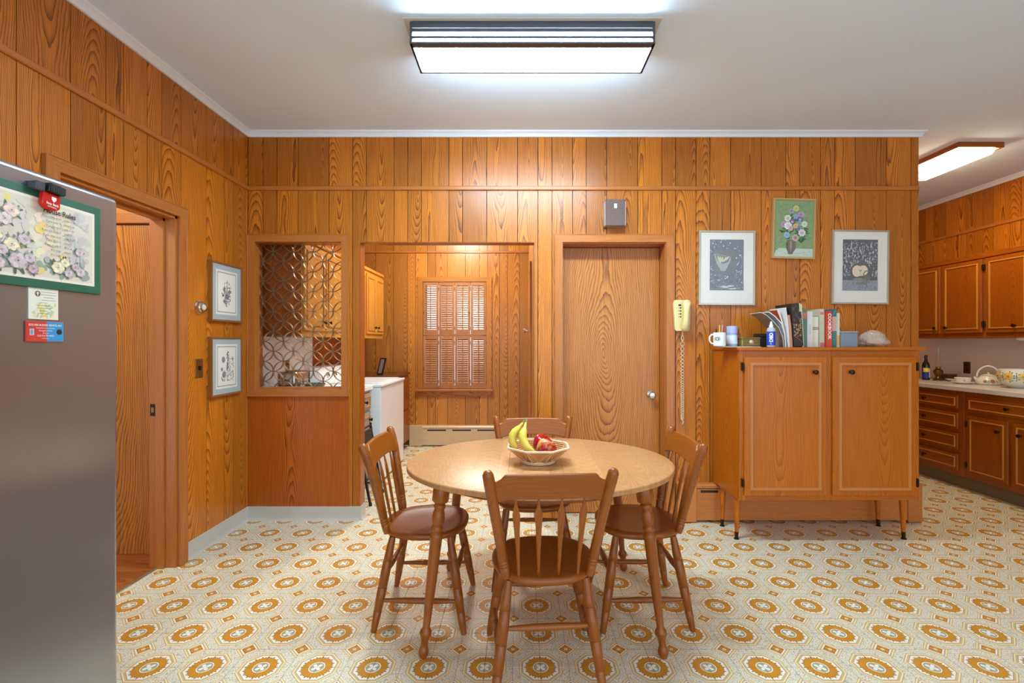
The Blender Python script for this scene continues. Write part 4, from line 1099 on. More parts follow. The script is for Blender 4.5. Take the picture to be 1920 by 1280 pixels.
a = Art(Mq, -.0072, .000005); X_, Z_ = BW / 2 - .022, BH / 2 - .022
a.rect(-X_, X_, -Z_, Z_, (232, 224, 204)); a.rect(-X_ + .007, X_ - .007, -Z_ + .007, Z_ - .007, (216, 208, 190))
for _ in range(240):
    x, z = rg.uniform(-X_ + .022, X_ - .022), rg.uniform(-Z_ + .018, Z_ - .018); k = (z + Z_) / (2 * Z_)
    base = (226, 216, 186) if abs(x - .04) < .05 else ((196, 194, 190) if x > .06 else (214, 206, 190))
    if k < .3: base = (150, 168, 150) if rg.random() < .6 else (176, 180, 164)
    if rg.random() < .12 and x < .08: base = (230, 208, 120)
    a.ell(x, z, rg.uniform(.008, .015), rg.uniform(.005, .010), tuple(max(0, min(255, q + rg.randint(-8, 8))) for q in base), rg.uniform(0, 3), 9)
def leafy(x, z, s_, n_):
    for _ in range(n_):
        an = rg.uniform(0, 2 * PI); d_ = rg.uniform(.5, 1.15) * s_
        a.ell(x + d_ * math.cos(an), z + d_ * .9 * math.sin(an), s_ * .5, s_ * .15, rg.choice([(92, 112, 98), (120, 136, 120), (76, 96, 88), (138, 142, 140)]), an + rg.uniform(-.4, .4), 8)
def rose(x, z, s_, c):
    a.ell(x, z, s_, s_ * .85, tuple(int(q * .86) for q in c), 0, 14, .08)
    for k in range(6):
        an = k * 1.05 + x * 90; a.ell(x + s_ * .45 * math.cos(an), z + s_ * .38 * math.sin(an), s_ * .48, s_ * .36, tuple(min(255, int(q * (1.0 + .05 * (k % 3)))) for q in c), an, 9)
    for k in range(4):
        an = k * 1.6 + z * 70; a.ell(x + s_ * .18 * math.cos(an), z + s_ * .16 * math.sin(an), s_ * .28, s_ * .2, tuple(int(q * (.88 + .05 * k)) for q in c), an, 8)
    a.ell(x, z, s_ * .13, s_ * .11, tuple(int(q * .62) for q in c), 0, 8)
mv, cr_, pk = (198, 182, 184), (224, 212, 178), (214, 196, 190)
roses = [(-.150, .06, .020, pk), (-.120, .085, .017, cr_), (-.060, .056, .020, (222, 200, 184)), (-.075, .032, .018, pk), (-.115, .04, .02, mv), (-.130, .0, .02, cr_), (-.095, -.012, .016, cr_), (-.030, -.010, .017, mv), (-.060, -.028, .019, cr_), (-.082, -.045, .015, mv), (-.112, -.04, .02, pk), (-.045, -.066, .024, mv), (-.016, -.055, .015, mv), (-.008, -.082, .014, (188, 160, 168)), (.058, -.068, .019, cr_), (.078, -.052, .014, cr_), (.088, -.080, .013, mv), (.108, -.060, .012, (190, 170, 178)), (.124, -.072, .015, mv), (.120, -.016, .013, mv), (-.140, -.075, .02, cr_), (-.09, -.078, .016, mv)]
for (x, z, s_, c) in roses: leafy(x, z, s_, 9)
a.line(.122, -.02, .124, -.06, .0012, (86, 104, 92))
for (x, z, s_, c) in roses: rose(x, z, s_, c)
pr = a.build('printed_picture', INK, bd, smooth=False)
INKD = plain('ink_dark', (44, 40, 38), .6); INKG = plain('ink_grey', (88, 80, 74), .6); INKW = plain('ink_white', (240, 236, 228), .5)
yt = a.y - .0002
textmesh('House Rules', .020, Mq @ Matrix.Translation((.062, yt, .079)), 'title_lettering', INKD, bd, bold=.0004, sx=.9)
RULES = [('If you sleep on it', 'make it up'), ('If you wear it', 'hang it up'), ('If you drop it', 'pick it up'), ('If you eat from it', 'wash it'), ('If you step on it', 'wipe it off'), ('If you open it', 'close it'), ('If you empty it', 'fill it up'), ('If it rings', 'answer it'), ('If it cries', 'love it')]
for k, (p, q) in enumerate(RULES):
    textmesh(p, .0088, Mq @ Matrix.Translation((.064, yt, .064 - k * .0125)), 'rule_lettering', INKG, bd, 'RIGHT', sx=.85)
    textmesh(q, .0088, Mq @ Matrix.Translation((.074, yt, .064 - k * .0125)), 'rule_lettering', INKG, bd, 'LEFT', sx=.85)
# spring clip magnet
def onf(x, y, d=0.0):
    Y = (-FX - d) * F / (CX - x); return Y, H - (y - CY) / F * Y
cy_, cz_ = onf(82, 370)
cl = thing('magnetic_clip', 'red and black magnetic clip gripping the top of the rose plaque', 'clip', (FX + .01, cy_, cz_ - .03))
Mk = Mf @ Matrix.Translation((cy_, 0, cz_)) @ Matrix.Rotation(math.radians(4), 4, 'Y')
REDP = plain('red_plastic', (200, 26, 16), .25)
m = MB(Mk); m.prism([(-.024, .010), (.022, .010), (.023, -.026), (.012, -.034), (-.014, -.034), (-.025, -.024)], -.024, -.010); bev(m.build('jaw', REDP, cl), .003, 2)
m = MB(Mk); m.prism([(-.020, .010), (.024, .010), (.026, .024), (.010, .036), (-.018, .034)], -.034, -.0005); bev(m.build('grip', BLACK, cl), .003, 2)
for k in range(12): MB(Mk).box(-.016 + k * .0034, -.0145 + k * .0034, -.036, -.033, .012, .031).build('grip_ridge', plain('ridge', (48, 46, 46), .5), cl, smooth=False)
MB(Mk).box(-.046, -.020, -.026, -.0005, .006, .030, .003).build('magnet_block', plain('smoke', (66, 68, 72), .3), cl)
m = MB(Mk); m.prism([(-.003, .001), (.009, .001), (.009, -.006), (.003, -.013), (-.003, -.006)], -.0252, -.0245); m.build('shield_emblem', INKW, cl, smooth=False)
textmesh('Stop Bank', .0085, Mk @ Matrix.Translation((0, -.0248, -.019)), 'brand_lettering', INKW, cl, bold=.0002, sx=.95)
textmesh('MAGNETIC', .0055, Mk @ Matrix.Translation((0, -.0248, -.027)), 'brand_lettering', INKW, cl, sx=.9)
# prayer card and service magnet below
(ya, za), (yb, zb2) = onf(52, 541), onf(107.5, 600)
pc = thing('prayer_card', 'small pale card with a cross emblem tucked below the plaque', 'card', (FX, (ya + yb) / 2, zb2))
Mp = Mf @ Matrix.Translation(((ya + yb) / 2, 0, (za + .012 + zb2) / 2)); w2, h2 = (yb - ya) / 2, (za + .012 - zb2) / 2
MB(Mp).box(-w2, w2, -.0025, -.0003, -h2, h2).build('card', plain('card_paper', (228, 226, 208), .6), pc, smooth=False)
a = Art(Mp, -.0026, .000005)
for _ in range(36): a.ell(rg.uniform(-w2 * .8, w2 * .8), rg.uniform(-h2 * .85, -h2 * .1), .006, .003, rg.choice([(220, 206, 110), (206, 208, 150), (230, 220, 160), (190, 200, 160)]), rg.uniform(0, 2), 8)
a.ell(-w2 * .42, h2 * .50, .0075, .0075, (104, 84, 74), 0, 18); a.ell(-w2 * .42, h2 * .50, .0064, .0064, (128, 100, 88), 0, 18); a.rect(-w2 * .42 - .001, -w2 * .42 + .001, h2 * .5 - .005, h2 * .5 + .005, (240, 236, 226)); a.rect(-w2 * .42 - .0035, -w2 * .42 + .0035, h2 * .5 + .0003, h2 * .5 + .0023, (240, 236, 226))
for k in range(9):
    z = h2 * (.62 - k * .16); L_ = w2 * rg.uniform(.35, .8); c_ = w2 * .32 if k < 4 else 0
    a.line(c_ - L_ * .7, z, c_ + L_ * .7, z, .0009, (110, 112, 106))
a.build('printed_face', INK, pc, smooth=False)
(ya, za), (yb, zb2) = onf(45.5, 600), onf(116.5, 640)
sm = thing('fridge_magnet', 'red and blue burner service business-card magnet on the refrigerator', 'magnet', (FX, (ya + yb) / 2, zb2 - .002))
Mp = Mf @ Matrix.Translation(((ya + yb) / 2, 0, (za + zb2) / 2 - .001)); w2, h2 = (yb - ya) / 2, (za - zb2) / 2
bev(MB(Mp).box(-w2, w2, -.0045, -.0003, -h2, h2).build('card', plain('magnet_red', (200, 62, 52), .4), sm, smooth=False), .0015, 2)
a = Art(Mp, -.0046, .000005); a.rect(-w2 + .001, .003, -h2 + .001, h2 - .001, (206, 60, 50)); a.rect(.003, w2 - .001, -h2 + .001, h2 - .001, (52, 146, 200))
a.rect(-w2 * .82, -w2 * .60, -h2 * .35, h2 * .25, (180, 200, 210)); a.rect(-w2 * .78, -w2 * .66, -h2 * .3, h2 * .2, (120, 150, 170)); a.ell(w2 * .74, -.001, .008, .007, (40, 36, 38), 0, 12); a.rect(w2 * .62, w2 * .86, .004, .007, (60, 56, 58))
a.build('printed_face', INK, sm, smooth=False)
yt = a.y - .0002
textmesh('RITE FIRE BURNER SERVICE, INC', .0072, Mp @ Matrix.Translation((0, yt, h2 * .62)), 'magnet_lettering', INKW, sm, bold=.0001, sx=.86)
for k, (tx_, sz) in enumerate((('Heating & Cooling Installations', .0044), ('Emergency Service', .0052), ('24 hours', .0050), ('Call 516-766-8600', .0066), ('Fully licensed', .0040))):
    textmesh(tx_, sz, Mp @ Matrix.Translation((0, yt, h2 * (.34 - k * .25))), 'magnet_lettering', INKW, sm, sx=.9)

# ------------------------------------------------------------------ pantry window and shutters
w1 = thing('window_1', 'pantry window with oak casing and sill behind louvred shutters', 'window', (-.84, YF, .728)); w1['kind'] = 'structure'
Mw = FR((0, YF, 0), (1, 0, 0), (0, -1, 0))
wx0, wx1, wz0, wz1 = WIN
MB(Mw).prism([(wx0 - .069, wz0), (wx0, wz0), (wx0, wz1), (wx0 - .069, wz1 + .062)], -.020, 0).build('casing_board', PANELB[2], w1, (wx0 - .03, YF, 1.4))
MB(Mw).prism([(wx1, wz0), (wx1 + .069, wz0), (wx1 + .069, wz1 + .062), (wx1, wz1)], -.020, 0).build('casing_board', PANELB[2], w1, (wx1 + .03, YF, 1.4))
MB(Mw).prism([(wx0, wz1), (wx1, wz1), (wx1 + .069, wz1 + .062), (wx0 - .069, wz1 + .062)], -.020, 0).build('casing_board', PANELB[0], w1, (-.84, YF, 2.15))
MB(Mw).box(wx0 - .088, wx1 + .088, -.05, .06, wz0 - .03, wz0, .006).build('sill', TRIM[0], w1, (-.84, YF, .71))
MB(Mw).box(wx0 - .066, wx1 + .066, -.018, 0, wz0 - .088, wz0 - .03, .004).build('apron_board', PANELB[0], w1, (-.84, YF, .66))
m = MB(Mw); m.frame(wx0, wx1, wz0, wz1, .04, .05, .09); m.box(wx0, wx1, .05, .09, 1.40, 1.44); m.build('sash', WHITEP, w1, smooth=False)
gl, t, b = newmat('window_glass'); b.inputs['Transmission Weight'].default_value = 1; b.inputs['Roughness'].default_value = 0; b.inputs['IOR'].default_value = 1.05; b.inputs['Base Color'].default_value = (1, 1, 1, 1)
MB(Mw).box(wx0 + .04, wx1 - .04, .068, .072, wz0 + .04, 1.40).build('pane', gl, w1, smooth=False)
MB(Mw).box(wx0 + .04, wx1 - .04, .068, .072, 1.44, wz1 - .04).build('pane', gl, w1, smooth=False)
cw = (wx1 - wx0) / 4
NAMEC = ['first', 'second', 'third', 'fourth']
slat0 = {}
for ci in range(4):
    for ri in range(2):
        x0, x1 = wx0 + ci * cw + .003, wx0 + (ci + 1) * cw - .0015
        z0, z1 = ((wz0 + .004, 1.415) if ri == 0 else (1.421, wz1 - .006))
        s_ = thing('window_shutter', '%s louvred wooden shutter panel from the left in the %s row of the pantry window' % (NAMEC[ci], ['bottom', 'top'][ri]), 'shutter', ((x0 + x1) / 2, YF, z0), 'louvred shutter panels of the pantry window')
        sw_ = .030
        for a_, b_ in ((x0, x0 + sw_), (x1 - sw_, x1)): MB(Mw).box(a_, b_, -.012, .008, z0, z1, .002).build('stile', SHUT[2], s_, ((a_ + b_) / 2, YF, (z0 + z1) / 2))
        for a_, b_ in ((z0, z0 + .075), (z1 - .045, z1)): MB(Mw).box(x0 + sw_, x1 - sw_, -.011, .007, a_, b_, .001).build('rail', SHUT[0], s_, ((x0 + x1) / 2, YF, (a_ + b_) / 2))
        n = 20; la, lb = z0 + .075, z1 - .045
        op = math.radians(38 if (ci == 0 and ri == 1) else 66)
        for k in range(n):
            zc = la + (k + .5) * (lb - la) / n
            key = (ci == 1, op)
            cen = Vector(((x0 + x1) / 2, YF - .002, zc))
            if key not in slat0:
                q = MB(Matrix.Translation(cen) @ Matrix.Rotation(op, 4, 'X')); wv = (x1 - x0) / 2 - sw_ - .0015
                q.box(-wv, wv, -.0155, .0155, -.0024, .0024, .0015); slat0[key] = q.build('louvre_slat', SHUT[0], s_, tuple(cen))
            else: clone(slat0[key], s_, tuple(cen))
        MB(Mw).box((x0 + x1) / 2 - .005, (x0 + x1) / 2 + .005, -.024, -.015, la + .006, lb - .004, .002).build('tilt_rod', SHUT[2], s_)
        if ci in (0, 2):
            kx = x0 + .014 if ci == 0 else x1 - .014
            MB(Mw @ Matrix.Translation((kx, -.012, z0 + (.27 if ri == 0 else .30))) @ Matrix.Rotation(PI / 2, 4, 'X')).lathe([(.004, 0), (.004, .008), (.008, .013), (.006, .019), (.002, .020)], (0, 0, 0), 12).build('knob', BRASS, s_)
        for hz in (z0 + .09, z1 - .09): MB(Mw).box(x1 - .003, x1 + .003, -.014, -.008, hz - .022, hz + .022).build('hinge', BRONZE, s_, smooth=False)

# ------------------------------------------------------------------ pantry cabinets and laundry along its left wall
Mpx = FR((-1.70, 0, 0), (0, 1, 0), (1, 0, 0))
for i, (ya, yb, lab) in enumerate(((3.70, 4.56, 'pale oak upper cabinet seen through the ring screen'), (4.565, 5.22, 'middle upper cabinet of the pantry run behind the partition'), (5.225, 5.90, 'end upper cabinet in the pantry nearest the shuttered window'))):
    u = thing('upper_cabinet', lab, 'cabinet', (-1.86, (ya + yb) / 2, 1.376), 'pantry upper cabinets')
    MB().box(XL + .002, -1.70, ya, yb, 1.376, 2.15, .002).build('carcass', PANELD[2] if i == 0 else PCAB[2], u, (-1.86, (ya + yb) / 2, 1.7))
    MB().box(-1.7005, -1.698, ya, yb, 1.376, 2.15).build('face_frame', PCAB[2], u, (-1.70, (ya + yb) / 2, 1.76), smooth=False)
    mid = (ya + yb) / 2
    for k, (p, q) in enumerate(((ya + .02, mid - .008), (mid + .008, yb - .02))):
        front(u, 'door', Mpx, p, q, 1.425, 2.10, PCAB, .035, ((q - .045) if k == 0 else (p + .045), 1.50), mw=.016)
    MB().box(-1.7, -1.682, ya, yb, 2.13, 2.165, .004).build('cornice', PCAB[1], u, (-1.69, mid, 2.15))
cbk = thing('backsplash', 'white laminate backsplash sheet behind the pantry counter', 'backsplash', (XL, 4.2, .93))
MB().box(XL + .0005, XL + .006, 3.66, 4.645, .934, 1.374, .001).build('sheet', WHITEE, cbk)
m_ = MB().box(XL + .006, XL + .011, 4.10, 4.17, 1.06, 1.175, .002).build('outlet_plate', BRASS, cbk)
for zz in (1.09, 1.145): MB().box(XL + .011, XL + .0125, 4.12, 4.15, zz - .014, zz + .014, .001).build('socket', BRONZE, m_)
bc = thing('base_cabinet', 'whitewashed pantry base cabinet with drawers behind the doorway edge', 'cabinet', (-1.7, 4.05, 0))
GREYW = woodset('grey_oak', (176, 156, 134), (134, 112, 90), lines=.3)
MB().box(XL + .002, -1.40, 3.66, 4.44, .09, .888, .002).build('carcass', GREYW[2], bc, (-1.7, 4.05, .5)); MB().box(XL + .002, -1.46, 3.66, 4.44, 0, .09).build('toe_kick', BLACK, bc, smooth=False)
Mq2 = FR((-1.40, 0, 0), (0, 1, 0), (1, 0, 0))
for (p, q) in ((3.68, 4.04), (4.06, 4.42)):
    front(bc, 'drawer', Mq2, p, q, .715, .865, GREYW, .025, ((p + q) / 2, .79)); front(bc, 'door', Mq2, p, q, .12, .69, GREYW, .035, (q - .05, .62))
ct = MB().box(XL + .002, -1.372, 3.66, 4.445, .89, .93, .005).build('countertop', WHITEE); tag(ct, 'white laminate countertop in the pantry', 'countertop')
wsh = thing('washing_machine', 'white washing machine beside the pantry counter, its side to the doorway', 'washing machine', (-1.65, 4.9, 0))
bev(MB().box(-1.97, -1.30, 4.45, 5.33, .02, .905).build('body', WHITEE, wsh, smooth=False), .008)
bev(MB().box(-1.975, -1.288, 4.447, 5.335, .908, .935).build('top_panel', WHITEE, wsh, smooth=False), .008)
bev(MB().box(-1.82, -1.34, 4.52, 5.26, .936, .946).build('lid', WHITEE, wsh, smooth=False), .004)
m = MB(); m.add([(x, y_, z) for y_ in (4.47, 5.32) for (x, z) in ((-1.975, .935), (-1.84, .935), (-1.90, 1.09), (-1.975, 1.10))], [(0, 1, 2, 3), (4, 5, 6, 7), (0, 1, 5, 4), (1, 2, 6, 5), (2, 3, 7, 6), (3, 0, 4, 7)]); bev(m.build('control_panel', WHITEE, wsh), .006)
for yy in (4.62, 4.80, 5.14): MB(Matrix.Translation((-1.868, yy, 1.015)) @ Matrix.Rotation(math.radians(68), 4, 'Y')).lathe([(.026, 0), (.024, .014), (.010, .018)], (0, 0, 0), 16).build('dial', CHROME, wsh)
for (x, y_) in ((-1.92, 4.5), (-1.35, 4.5), (-1.92, 5.28), (-1.35, 5.28)): MB().lathe([(.02, 0), (.02, .012), (.012, .02)], (x, y_, 0), 12).build('foot', BLACK, wsh)
bx = thing('side_cabinet', 'dark brown cabinet in the pantry corner left of the shuttered window', 'cabinet', (-1.7, 5.75, 0))
MB().box(XL + .002, -1.42, 5.36, 6.06, .09, .925, .003).build('carcass', KIT[2], bx, (-1.7, 5.7, .5)); MB().box(XL + .002, -1.47, 5.36, 6.06, 0, .09).build('toe_kick', BLACK, bx, smooth=False)
MB().box(XL + .002, -1.395, 5.345, 6.075, .925, .955, .005).build('top_board', plain('dark_counter', (92, 46, 22), .2), bx)
MB().box(-1.42, -1.402, 5.375, 6.045, .50, .905, .003).build('drawer', KIT[1], bx, (-1.41, 5.7, .7)); MB().box(-1.42, -1.402, 5.375, 6.045, .10, .49, .003).build('drawer', KIT[1], bx, (-1.41, 5.7, .3))
# folded black step stool leaning behind the jamb
st = thing('folding_stool', 'folded black metal step stool leaning inside the doorway', 'stool', (-1.25, 3.95, 0))
for k, yy in enumerate((3.86, 4.20)):
    MB().tube([(-1.315, yy, .62), (-1.318, yy, .60), (-1.29, yy, .42), (-1.215, yy, .02)], [.010, .011, .011, .011], 10).build('rail', BLACK, st)
    MB().lathe([(.014, 0), (.014, .016), (.010, .03)], (-1.212, yy, .0), 10).build('rubber_foot', BLACK, st)
for zz, xx in ((.60, -1.318), (.42, -1.29), (.20, -1.249)): MB().tube([(xx, 3.86, zz), (xx, 4.20, zz)], .009, 10).build('crossbar', BLACK, st)
MB().box(-1.312, -1.292, 3.88, 4.18, .44, .58, .006).build('tread', BLACK, st)
# things on the pantry counter
kt = thing('toaster', 'small chrome toaster on the pantry counter behind the ring screen', 'toaster', (-1.80, 3.80, .93))
bev(MB().box(-1.92, -1.76, 3.74, 3.98, .945, 1.10).build('shell', CHROME, kt), .03, 4); MB().box(-1.91, -1.77, 3.75, 3.97, .931, .947, .003).build('base', BLACK, kt)
MB().box(-1.865, -1.845, 3.78, 3.94, 1.098, 1.102).build('slot', BLACK, kt, smooth=False); MB().box(-1.835, -1.815, 3.78, 3.94, 1.098, 1.102).build('slot', BLACK, kt, smooth=False)
MB().box(-1.85, -1.82, 3.725, 3.742, 1.02, 1.035, .003).build('lever', BLACK, kt)
gp = thing('glass_bowl', 'green glass bowl on the pantry counter beside the toaster', 'bowl', (-1.70, 3.90, .93))
gm, t, b = newmat('green_glass'); b.inputs['Base Color'].default_value = lin((120, 150, 140)); b.inputs['Transmission Weight'].default_value = .6; b.inputs['Roughness'].default_value = .1
MB().lathe([(.03, 0), (.035, .004), (.065, .03), (.085, .065), (.082, .066), (.062, .034), (.03, .010), (.002, .009)], (-1.665, 3.86, .9305), 24).build('bowl_body', gm, gp)
gf = thing('picture_frame', 'dark easel frame standing on the corner cabinet in the pantry', 'picture frame', (-1.78, 5.55, .955))
Mg = Matrix.Translation((-1.62, 5.50, .955)) @ Matrix.Rotation(math.radians(-50), 4, 'Z') @ Matrix.Rotation(math.radians(-14), 4, 'X')
MB(Mg).frame(-.07, .07, 0.003, .20, .014, -.008, .008).build('frame', BLACK, gf, smooth=False); MB(Mg).box(-.06, .06, -.002, .004, .012, .19).build('photo', plain('photo_grey', (190, 190, 196), .3), gf, smooth=False)

# ------------------------------------------------------------------ kitchen run on the right
KX = 4.0
Mk_ = FR((KX, 0, 0), (0, -1, 0), (-1, 0, 0))       # local x = -world y
def kunit(lab, ya, yb):
    u = thing('base_cabinet', lab, 'cabinet', (4.3, (ya + yb) / 2, 0), 'kitchen base cabinets')
    MB().box(KX, XR - .002, ya, yb, .118, .888, .002).build('carcass', KIT[2], u, (4.3, (ya + yb) / 2, .5))
    MB().box(KX + .06, XR - .002, ya, yb, 0, .118).build('toe_kick', plain('toe_vinyl', (120, 104, 66), .5), u, smooth=False)
    return u
u = kunit('kitchen base cabinet with a stack of four drawers', 4.27, 4.82)
for (z0, z1) in ((.727, .85), (.540, .686), (.353, .50), (.168, .309)): front(u, 'drawer', Mk_, -4.78, -4.317, z0, z1, KIT, .022, (-4.66, (z0 + z1) / 2), mw=.009)
u = kunit('kitchen base cabinet with a wide drawer over two doors at the right edge', 3.42, 4.268)
front(u, 'drawer', Mk_, -4.226, -3.47, .717, .842, KIT, .022, (-3.87, .782), mw=.009)
front(u, 'door', Mk_, -4.226, -3.872, .165, .677, KIT, .030, (-3.945, .585), (-4.236, (.60, .24)), mw=.011)
front(u, 'door', Mk_, -3.835, -3.47, .165, .677, KIT, .030, (-3.77, .585), mw=.011)
u = kunit('kitchen base cabinet hidden behind the partition end', 4.822, 6.10)
front(u, 'door', Mk_, -5.44, -4.86, .165, .84, KIT, .03, (-4.92, .6)); front(u, 'door', Mk_, -6.06, -5.48, .165, .84, KIT, .03, (-5.54, .6))
lam = plain('speckled_laminate', (206, 202, 190), .25, var=.12, vs_=90)
ct = MB().box(3.965, XR - .001, 3.40, 6.13, .89, .93, .004).build('countertop', lam); tag(ct, 'speckled off-white laminate countertop along the kitchen wall', 'countertop')
bs = MB().box(XR - .012, XR - .0005, 3.40, 6.13, .931, 1.372, .001).build('backsplash', plain('beige_laminate', (228, 222, 206), .4)); tag(bs, 'plain beige backsplash between the kitchen counter and upper cabinets', 'backsplash')
Mu = FR((4.35, 0, 0), (0, -1, 0), (-1, 0, 0))
def uunit(lab, ya, yb, doors):
    u = thing('upper_cabinet', lab, 'cabinet', (4.5, (ya + yb) / 2, 1.373), 'kitchen upper cabinets')
    MB().box(4.35, XR - .002, ya, yb, 1.374, 2.165, .002).build('carcass', KIT[2], u, (4.5, (ya + yb) / 2, 1.77))
    for (p, q, kx, hx) in doors: front(u, 'door', Mu, -p, -q, 1.421, 2.11, KIT, .034, (-kx, 1.478), (-hx, (1.50, 2.03)), mw=.013)
    MB().box(4.338, 4.352, ya, yb, 2.12, 2.168, .003).build('top_rail', KIT[1], u, (4.34, (ya + yb) / 2, 2.14))
uunit('pair of oak upper cabinet doors half hidden by the partition end', 4.434, 5.31, ((5.27, 4.895, 4.94, 5.28), (4.865, 4.452, 4.815, 4.443)))
uunit('oak upper cabinet at the right edge of the photo', 3.60, 4.432, ((4.415, 4.03, 4.148, 4.424), (4.00, 3.62, 3.95, 3.61)))
ul = thing('under_cabinet_lamp', 'slim white lamp bar under the right-hand kitchen upper cabinet', 'lamp', (4.42, 3.95, 1.36))
MB().box(4.37, 4.45, 3.65, 4.18, 1.352, 1.374, .004).build('housing', WHITEE, ul); MB().box(4.38, 4.44, 3.66, 4.17, 1.346, 1.352, .002).build('diffuser', plain('frost', (232, 232, 226), .5), ul)
ol = thing('wall_outlet', 'brown electrical outlet on the kitchen backsplash', 'outlet', (XR - .012, 4.93, 1.05))
oy, oz = (XR - .012) * F / (1813.5 - CX), 0; oz = H - (689 - CY) / F * oy
MB().box(XR - .018, XR - .012, oy - .038, oy + .038, oz - .060, oz + .060, .002).build('plate', plain('outlet_brown', (72, 34, 14), .4), ol)
for s_ in (-1, 1): MB().box(XR - .021, XR - .018, oy - .017, oy + .017, oz + s_ * .024 - .014, oz + s_ * .024 + .014, .002).build('socket', BRONZE, ol)
KZ = .9305
CHINA = plain('white_china', (228, 226, 216), .18)
def daisy(a, x, z, s_):
    for k in range(9): a.ell(x + s_ * .62 * math.cos(k * .698), z + s_ * .62 * math.sin(k * .698), s_ * .42, s_ * .22, (228, 196, 70) if k % 2 else (240, 214, 98), k * .698, 8)
    a.ell(x, z, s_ * .34, s_ * .34, (176, 120, 92), 0, 12); a.ell(x, z, s_ * .2, s_ * .2, (206, 160, 120), 0, 10)
def surf_flower(parent, c, prof_r, ang, z, s_, mat, name, petals=9, dz=1.0):
    """petals laid on a round vessel's side"""
    m = MB()
    for k in range(petals):
        q = 2 * PI * k / petals; pts = []
        for e in range(8):
            w_ = 2 * PI * e / 8; u_ = s_ * .62 * math.cos(q) + s_ * .42 * math.cos(w_) * math.cos(q) - s_ * .22 * math.sin(w_) * math.sin(q); v_ = s_ * .62 * math.sin(q) + s_ * .42 * math.cos(w_) * math.sin(q) + s_ * .22 * math.sin(w_) * math.cos(q)
            zz = z + v_ * dz; r_ = prof_r(zz) + .0012; an = ang + u_ / r_
            pts.append((c[0] + r_ * math.cos(an), c[1] + r_ * math.sin(an), c[2] + zz))
        m.add(pts, [tuple(range(8))])
    return m.build(name, mat, parent, smooth=False)
def interp(prof):
    def f(z):
        for (r0, z0), (r1, z1) in zip(prof, prof[1:]):
            if z0 <= z <= z1 and z1 > z0: return r0 + (r1 - r0) * (z - z0) / (z1 - z0)
        return prof[-1][0]
    return f
YEL = plain('glaze_yellow', (232, 200, 76), .25); GRN = plain('glaze_green', (74, 106, 44), .3); RUST = plain('glaze_rust', (176, 92, 58), .3); PINK = plain('glaze_brown', (186, 132, 98), .3); PLUM = plain('glaze_plum', (92, 62, 72), .3)
sb = thing('serving_bowl', 'large white bowl painted with yellow sunflowers on the kitchen counter', 'bowl', (4.37, 4.165, KZ))
bp = [(.055, 0), (.060, .006), (.095, .030), (.125, .065), (.135, .100), (.130, .130), (.122, .150), (.120, .165)]
MB().lathe(bp + [(.115, .165), (.118, .130), (.120, .095), (.10, .045), (.05, .012), (.002, .010)], (4.372, 4.165, KZ), 40).build('bowl_body', CHINA, sb, angle=60)
fb = interp(bp); toc = math.atan2(-4.165, -4.372)
for da in (-.95, -.25, .45, 1.15):
    for k in range(5): surf_flower(sb, (4.372, 4.165, KZ), fb, toc - da + .33 * math.cos(k * 1.257), .100 + .036 * math.sin(k * 1.257), .017, GRN, 'leaf_decoration', 3)
    surf_flower(sb, (4.372, 4.165, KZ), lambda z: fb(z) + .0006, toc - da, .104, .034, YEL, 'flower_decoration'); surf_flower(sb, (4.372, 4.165, KZ), lambda z: fb(z) + .0014, toc - da, .104, .012, PINK, 'flower_centre', 7)
tp = thing('teapot', 'white flowered kettle with a hoop handle on the kitchen counter', 'teapot', (4.43, 4.487, KZ))
pp_ = [(.078, 0), (.090, .006), (.092, .020), (.084, .045), (.070, .066), (.058, .074), (.056, .082)]
MB().lathe(pp_ + [(.03, .086), (.004, .088)], (4.43, 4.487, KZ), 36).build('pot_body', CHINA, tp, angle=60)
MB().lathe([(.048, 0), (.050, .004), (.030, .012), (.008, .016), (.010, .024), (.004, .030)], (4.43, 4.487, KZ + .084), 24).build('lid', CHINA, tp)
hd = Vector((4.487, -4.43, 0)).normalized()
MB().tube([tuple(Vector((4.43, 4.487, KZ + .070)) + hd * (.078 * math.cos(q)) + Vector((0, 0, .105 * math.sin(q)))) for q in [PI * k / 18 for k in range(19)]], .0075, 10).build('hoop_handle', CHINA, tp, angle=70)
MB().tube([tuple(Vector((4.43, 4.487, KZ)) + hd * (-.075) + Vector((0, 0, .04))), tuple(Vector((4.43, 4.487, KZ)) + hd * (-.090) + Vector((0, 0, .055))), tuple(Vector((4.43, 4.487, KZ)) + hd * (-.098) + Vector((0, 0, .072)))], [.016, .011, .008], 12).build('spout', CHINA, tp)
fp = interp(pp_); toc = math.atan2(-4.487, -4.43)
surf_flower(tp, (4.43, 4.487, KZ), fp, toc + .35, .036, .018, RUST, 'flower_decoration'); surf_flower(tp, (4.43, 4.487, KZ), lambda z: fp(z) + .001, toc + .35, .036, .006, YEL, 'flower_centre', 6)
surf_flower(tp, (4.43, 4.487, KZ), fp, toc - .25, .034, .014, PLUM, 'flower_decoration', 6); surf_flower(tp, (4.43, 4.487, KZ), fp, toc + .05, .030, .013, GRN, 'leaf_decoration', 4); surf_flower(tp, (4.43, 4.487, KZ), fp, toc + .7, .034, .012, GRN, 'leaf_decoration', 4)
def dish(name, label, cat, c, prof, n=32):
    r = thing(name, label, cat, c); MB().lathe(prof, c, n).build('dish_body', CHINA, r, angle=60); return r
PLT = lambda R_: [(R_ * .55, 0), (R_ * .58, .004), (R_ * .98, .018), (R_, .020), (R_ * .97, .022), (R_ * .6, .009), (.002, .008)]
dish('saucer_plate', 'white plate under the flat casserole on the kitchen counter', 'plate', (4.285, 4.590, KZ), PLT(.088))
